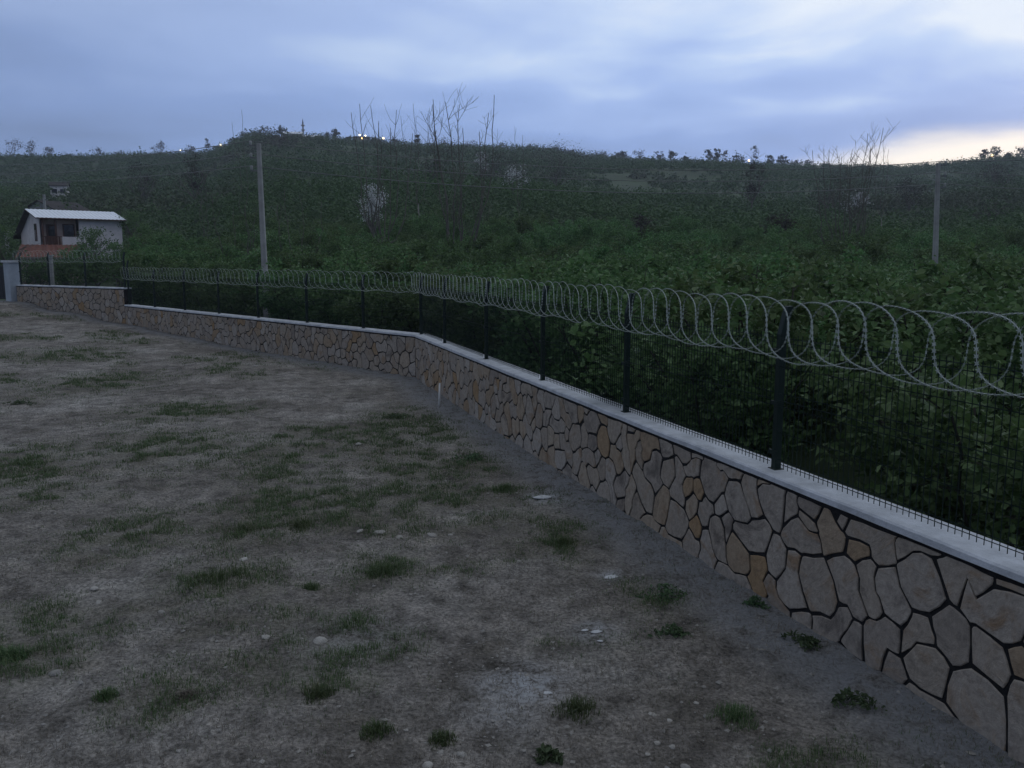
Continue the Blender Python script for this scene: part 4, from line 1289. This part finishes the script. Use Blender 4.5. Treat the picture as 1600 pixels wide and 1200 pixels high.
TUFTS = [(903, 1108, 82, 'g', 'dense round green grass tuft on bare soil at the bottom centre'), (1148, 1118, 82, 'g', 'dense green grass tuft at the bottom nearest the stone wall'),
         (500, 1083, 62, 'g', 'bright green grass tuft on bare soil, bottom left of centre'), (605, 893, 78, 'g', 'wide green grass tuft in the middle of the yard'),
         (345, 905, 110, 'g', 'largest sprawling green grass patch on the left of the yard'), (382, 825, 96, 'g', 'green grass patch just above the largest sprawling patch'),
         (465, 820, 70, 'g', 'dark grass tuft right beside the upper left green patch'), (878, 848, 56, 'g', 'grass tuft near the wall foot at mid distance'), (790, 764, 56, 'g', 'low dark grass tuft near the white plaster splash'),
         (588, 1143, 60, 'g', 'dull green grass tuft near the bottom edge left of the round tuft'), (690, 1150, 54, 'g', 'faint green grass tuft at the bottom edge between two greener tufts'), (165, 1088, 46, 'g', 'small dark grass tuft at lower left near the flat pale stone'),
         (290, 1085, 46, 's', 'yellowish dry grass tuft at the lower left'), (18, 1022, 70, 'g', 'yellow-green grass patch cut by the left edge'), (485, 915, 50, 'g', 'green grass tuft between the largest patch and the wide tuft'),
         (1040, 925, 76, 'w', 'broad-leaved weed patch near the wall foot at right'), (1182, 942, 40, 'w', 'small leafy weed growing against the foot of the stone wall'), (1050, 988, 58, 'w', 'leafy weed right of the white plaster crumbs'),
         (1248, 1003, 72, 'w', 'spreading weed at the wall foot at lower right'), (853, 1180, 48, 'w', 'small leafy weed at the very bottom centre'), (1335, 1098, 70, 'w', 'dark weed patch nearest the bottom of the stone wall'),
         (740, 714, 70, 'w', 'dark leafy weed clump in mid yard left of the wall'), (620, 652, 80, 'w', 'dark weed patch left of the white stake'), (200, 517, 56, 'w', 'dark weed clump at the far wall foot below the step'), (30, 634, 46, 'w', 'dark leafy weed near the left edge at mid distance')]
for i, (px, py, wpx, c, lab) in enumerate(TUFTS):
    p = at_z(px, py, 0.02); rad = wpx / FPX * p[1] * .5
    o = link('grass_tuft' if c != 'w' else 'weed', tuft_mesh(300 + i, int(300 + 1400 * rad), rad * 1.0, min(.13, .06 + rad * .32), 'grass' if c == 'g' else 'straw') if c != 'w' else weed_mesh(300 + i, int(110 + 420 * rad), rad))
    o.location = (p[0], p[1], float(yard_h(p[0], p[1])) - .005); tag(o, lab, 'grass' if c != 'w' else 'weed')


def rock_mesh(seed, m, flat=.45):
    pr = random.Random(seed)
    import bmesh
    bm = bmesh.new(); bmesh.ops.create_icosphere(bm, subdivisions=2, radius=.5)
    for vv in bm.verts:
        c = vv.co
        k = 1 + .45 * (float(vnoise(np.array(c.x * 2.3 + seed), np.array(c.y * 2.3 + c.z * 3.1), seed)) - .5)
        vv.co = Vector((c.x * k, c.y * k * .75, max(c.z * k * flat, -.12)))
        for ax in (Vector((.8, .3, .5)), Vector((-.5, .7, .4)), Vector((.1, -.9, .4)), Vector((0, .1, 1))):   # broken facets
            ax = ax.normalized(); lim = .34 if ax.z < .9 else .2 * flat / .45; d_ = vv.co.dot(ax)
            if d_ > lim: vv.co -= ax * (d_ - lim)
    me = bpy.data.meshes.new('rock'); bm.to_mesh(me); bm.free(); me.materials.append(M[m])
    return me


rocks = [rock_mesh(500 + i, 'pebble', (.5, .35, .6, .28)[i % 4]) for i in range(6)]
crumb = [rock_mesh(520 + i, 'plaster', .3) for i in range(3)]
STONES = [(88, 1050, 30, 0, 'flat pale stone lying alone at the lower left of the yard'), (500, 1001, 26, 2, 'angular pale stone on the light soil left of centre'), (208, 936, 18, 1, 'pale stone in the dark soil, second of a loose row at left'),
          (155, 941, 14, 1, 'small pale stone, leftmost of the loose row in dark soil'), (252, 954, 16, 3, 'flat pale stone, rightmost of the loose row in dark soil'), (381, 877, 18, 1, 'whitish stone half hidden in the largest green patch'),
          (415, 995, 20, 1, 'dull flat stone just left of the angular pale stone'), (148, 922, 18, 3, 'flat grey stone above the loose row at left'), (562, 831, 14, 3, 'leftmost pale chip of a line across mid yard'),
          (593, 834, 20, 3, 'second pale chip of the line across mid yard'), (625, 840, 15, 1, 'third pale chip of the line across mid yard'), (675, 838, 20, 3, 'fourth pale chip of the line across mid yard'), (704, 835, 11, 0, 'rightmost small chip of the line across mid yard'),
          (647, 792, 9, 0, 'tiny white stone above the line of chips'), (763, 805, 17, 3, 'flat pale chip right of the tiny white stone'), (668, 1192, 24, 0, 'pale stone at the bottom edge left of centre'), (722, 1176, 20, 3, 'dull flat stone at the bottom edge near the pale one'),
          (1027, 1157, 15, 1, 'upright pale shard at the bottom right of the grass tufts'), (1051, 1164, 15, 2, 'pale shard beside the upright one at the bottom'), (1020, 1112, 15, 1, 'pale pebble just right of the round grass tuft'), (1046, 1120, 14, 0, 'pale pebble between the two bottom grass tufts'),
          (1088, 1096, 12, 0, 'white pebble left of the tuft nearest the wall'), (1072, 1194, 20, 2, 'pale stone cut by the bottom edge below the shards'), (1100, 1070, 10, 0, 'small white pebble above the tuft nearest the wall'), (1012, 1180, 12, 1, 'dull pebble at the bottom edge left of the shards'),
          (560, 697, 9, 2, 'tiny white stone in mid yard left of the stake'), (705, 731, 10, 3, 'small pale chip below the white stake'), (655, 688, 9, 1, 'small pale chip in the weeds below the stake'), (400, 578, 10, 1, 'small pale stone in the far yard before the wall')]
for i, (px, py, w, m_, lab) in enumerate(STONES):
    p = at_z(px, py, .01); o = link('loose_stone', rocks[m_ if m_ < 3 else 3 + i % 3]); q = w / FPX * p[1]
    o.scale = (q, q, q * random.uniform(.7, 1)); o.rotation_euler = (random.uniform(-.15, .15), random.uniform(-.15, .15), random.uniform(0, 6.28))
    o.location = (p[0], p[1], float(yard_h(p[0], p[1])) + q * .02); tag(o, lab, 'stone')
PLAST = [(955, 900, 26, 'white plaster flake lying near the wall foot weeds'), (848, 779, 34, 'white plaster splash scrap before the wall at mid distance'), (932, 988, 22, 'larger white plaster crumb left of the leafy weed'), (914, 985, 14, 'smaller white plaster crumb left of the larger crumb'),
         (938, 1003, 12, 'tiny white plaster crumb below the larger crumb'), (855, 1080, 18, 'white crumb at the edge of the lime stain')]
for i, (px, py, w, lab) in enumerate(PLAST):
    p = at_z(px, py, .01); o = link('plaster_crumb', crumb[i % 3]); q = w / FPX * p[1]
    o.scale = (q, q * .7, q * .35); o.rotation_euler = (0, 0, random.uniform(-.4, .4)); o.location = (p[0], p[1], float(yard_h(p[0], p[1])) + .004); tag(o, lab, 'plaster')
# fine grit nobody could count
P2 = scatter(5200, lambda x, y: .15 + .85 * sstep(fbm(x, y, .9, 3, 44), .45, .65), 22)
r = yr_; n = len(P2); sz = (r.random(n) ** 5 * .018 + .0035)[:, None] * (1 + P2[:, 1:2] / 30)
base = np.column_stack([P2, yard_h(P2[:, 0], P2[:, 1])])
oct_ = np.array([(1, 0, 0), (0, 1, 0), (-1, 0, 0), (0, -1, 0), (0, 0, .7), (0, 0, -.5)], float)
v = base[:, None, :] + (oct_[None] * r.uniform(.5, 1.1, (n, 6, 3))) * sz[:, None, :]
ff = np.array([(0, 1, 4), (1, 2, 4), (2, 3, 4), (3, 0, 4), (1, 0, 5), (2, 1, 5), (3, 2, 5), (0, 3, 5)])
f = (np.arange(n)[:, None, None] * 6 + ff[None]).reshape(-1, 3)
# flat broken chips, thickest along the worn strip before the wall
P2 = scatter(900, lambda x, y: np.exp(-((wall_sd(x, y) + 1.9) / 1.1) ** 2) * sstep(fbm(x, y, 1.1, 3, 47), .42, .62) + .02, 16)
m2 = len(P2); s2 = (r.random(m2) ** 2 * .022 + .008)[:, None]
b2 = np.column_stack([P2, yard_h(P2[:, 0], P2[:, 1]) + .003])
v2 = b2[:, None, :] + (oct_[None] * np.array([1, .65, .35]) * r.uniform(.45, 1.2, (m2, 6, 3))) * s2[:, None, :]
an = r.uniform(0, 6.283, m2)[:, None]; dx_, dy_ = v2[..., 0] - b2[:, None, 0], v2[..., 1] - b2[:, None, 1]
v2[..., 0], v2[..., 1] = b2[:, None, 0] + dx_ * np.cos(an) - dy_ * np.sin(an), b2[:, None, 1] + dx_ * np.sin(an) + dy_ * np.cos(an)
f = np.concatenate([f, (np.arange(m2)[:, None, None] * 6 + ff[None]).reshape(-1, 3) + n * 6]); v = np.concatenate([v, v2])
tag(link('gravel', np_mesh('gravel', v.reshape(-1, 3), f, M['pebble'])), 'fine pale grit strewn over the bare soil', 'gravel', kind='stuff')
# white stake
p = at_z(686, 637, 0.0); st = empty('white_stake', (p[0], p[1], float(yard_h(p[0], p[1])))); tag(st, 'thin white plastic stake standing upright in the soil near the bend', 'stake')
MB().tube([(0, 0, -.05), (.012, 0, .2), (.02, 0, .41)], .019, 8).build('tube', M['pvc'], st, True)
MB().tube([(.02, 0, .405), (.0204, 0, .42)], [.021, .016], 8).build('cap', M['pvc'], st, True)

# ================================================================== evening air
hz_ = MB().box(-420, 420, -60, 470, -4.0, 75).build('haze', None)
hm = bpy.data.materials.new('evening_haze'); hm.use_nodes = True; hm.node_tree.nodes.clear()
pv = hm.node_tree.nodes.new('ShaderNodeVolumePrincipled'); ho = hm.node_tree.nodes.new('ShaderNodeOutputMaterial')
hm.node_tree.links.new(pv.outputs[0], ho.inputs['Volume'])
pv.inputs['Color'].default_value = (0.80, 0.86, 1.0, 1); pv.inputs['Density'].default_value = 0.0005; pv.inputs['Anisotropy'].default_value = 0.2
hz_.data.materials.append(hm); tag(hz_, 'thin bluish evening haze over the valley', 'haze', kind='stuff')
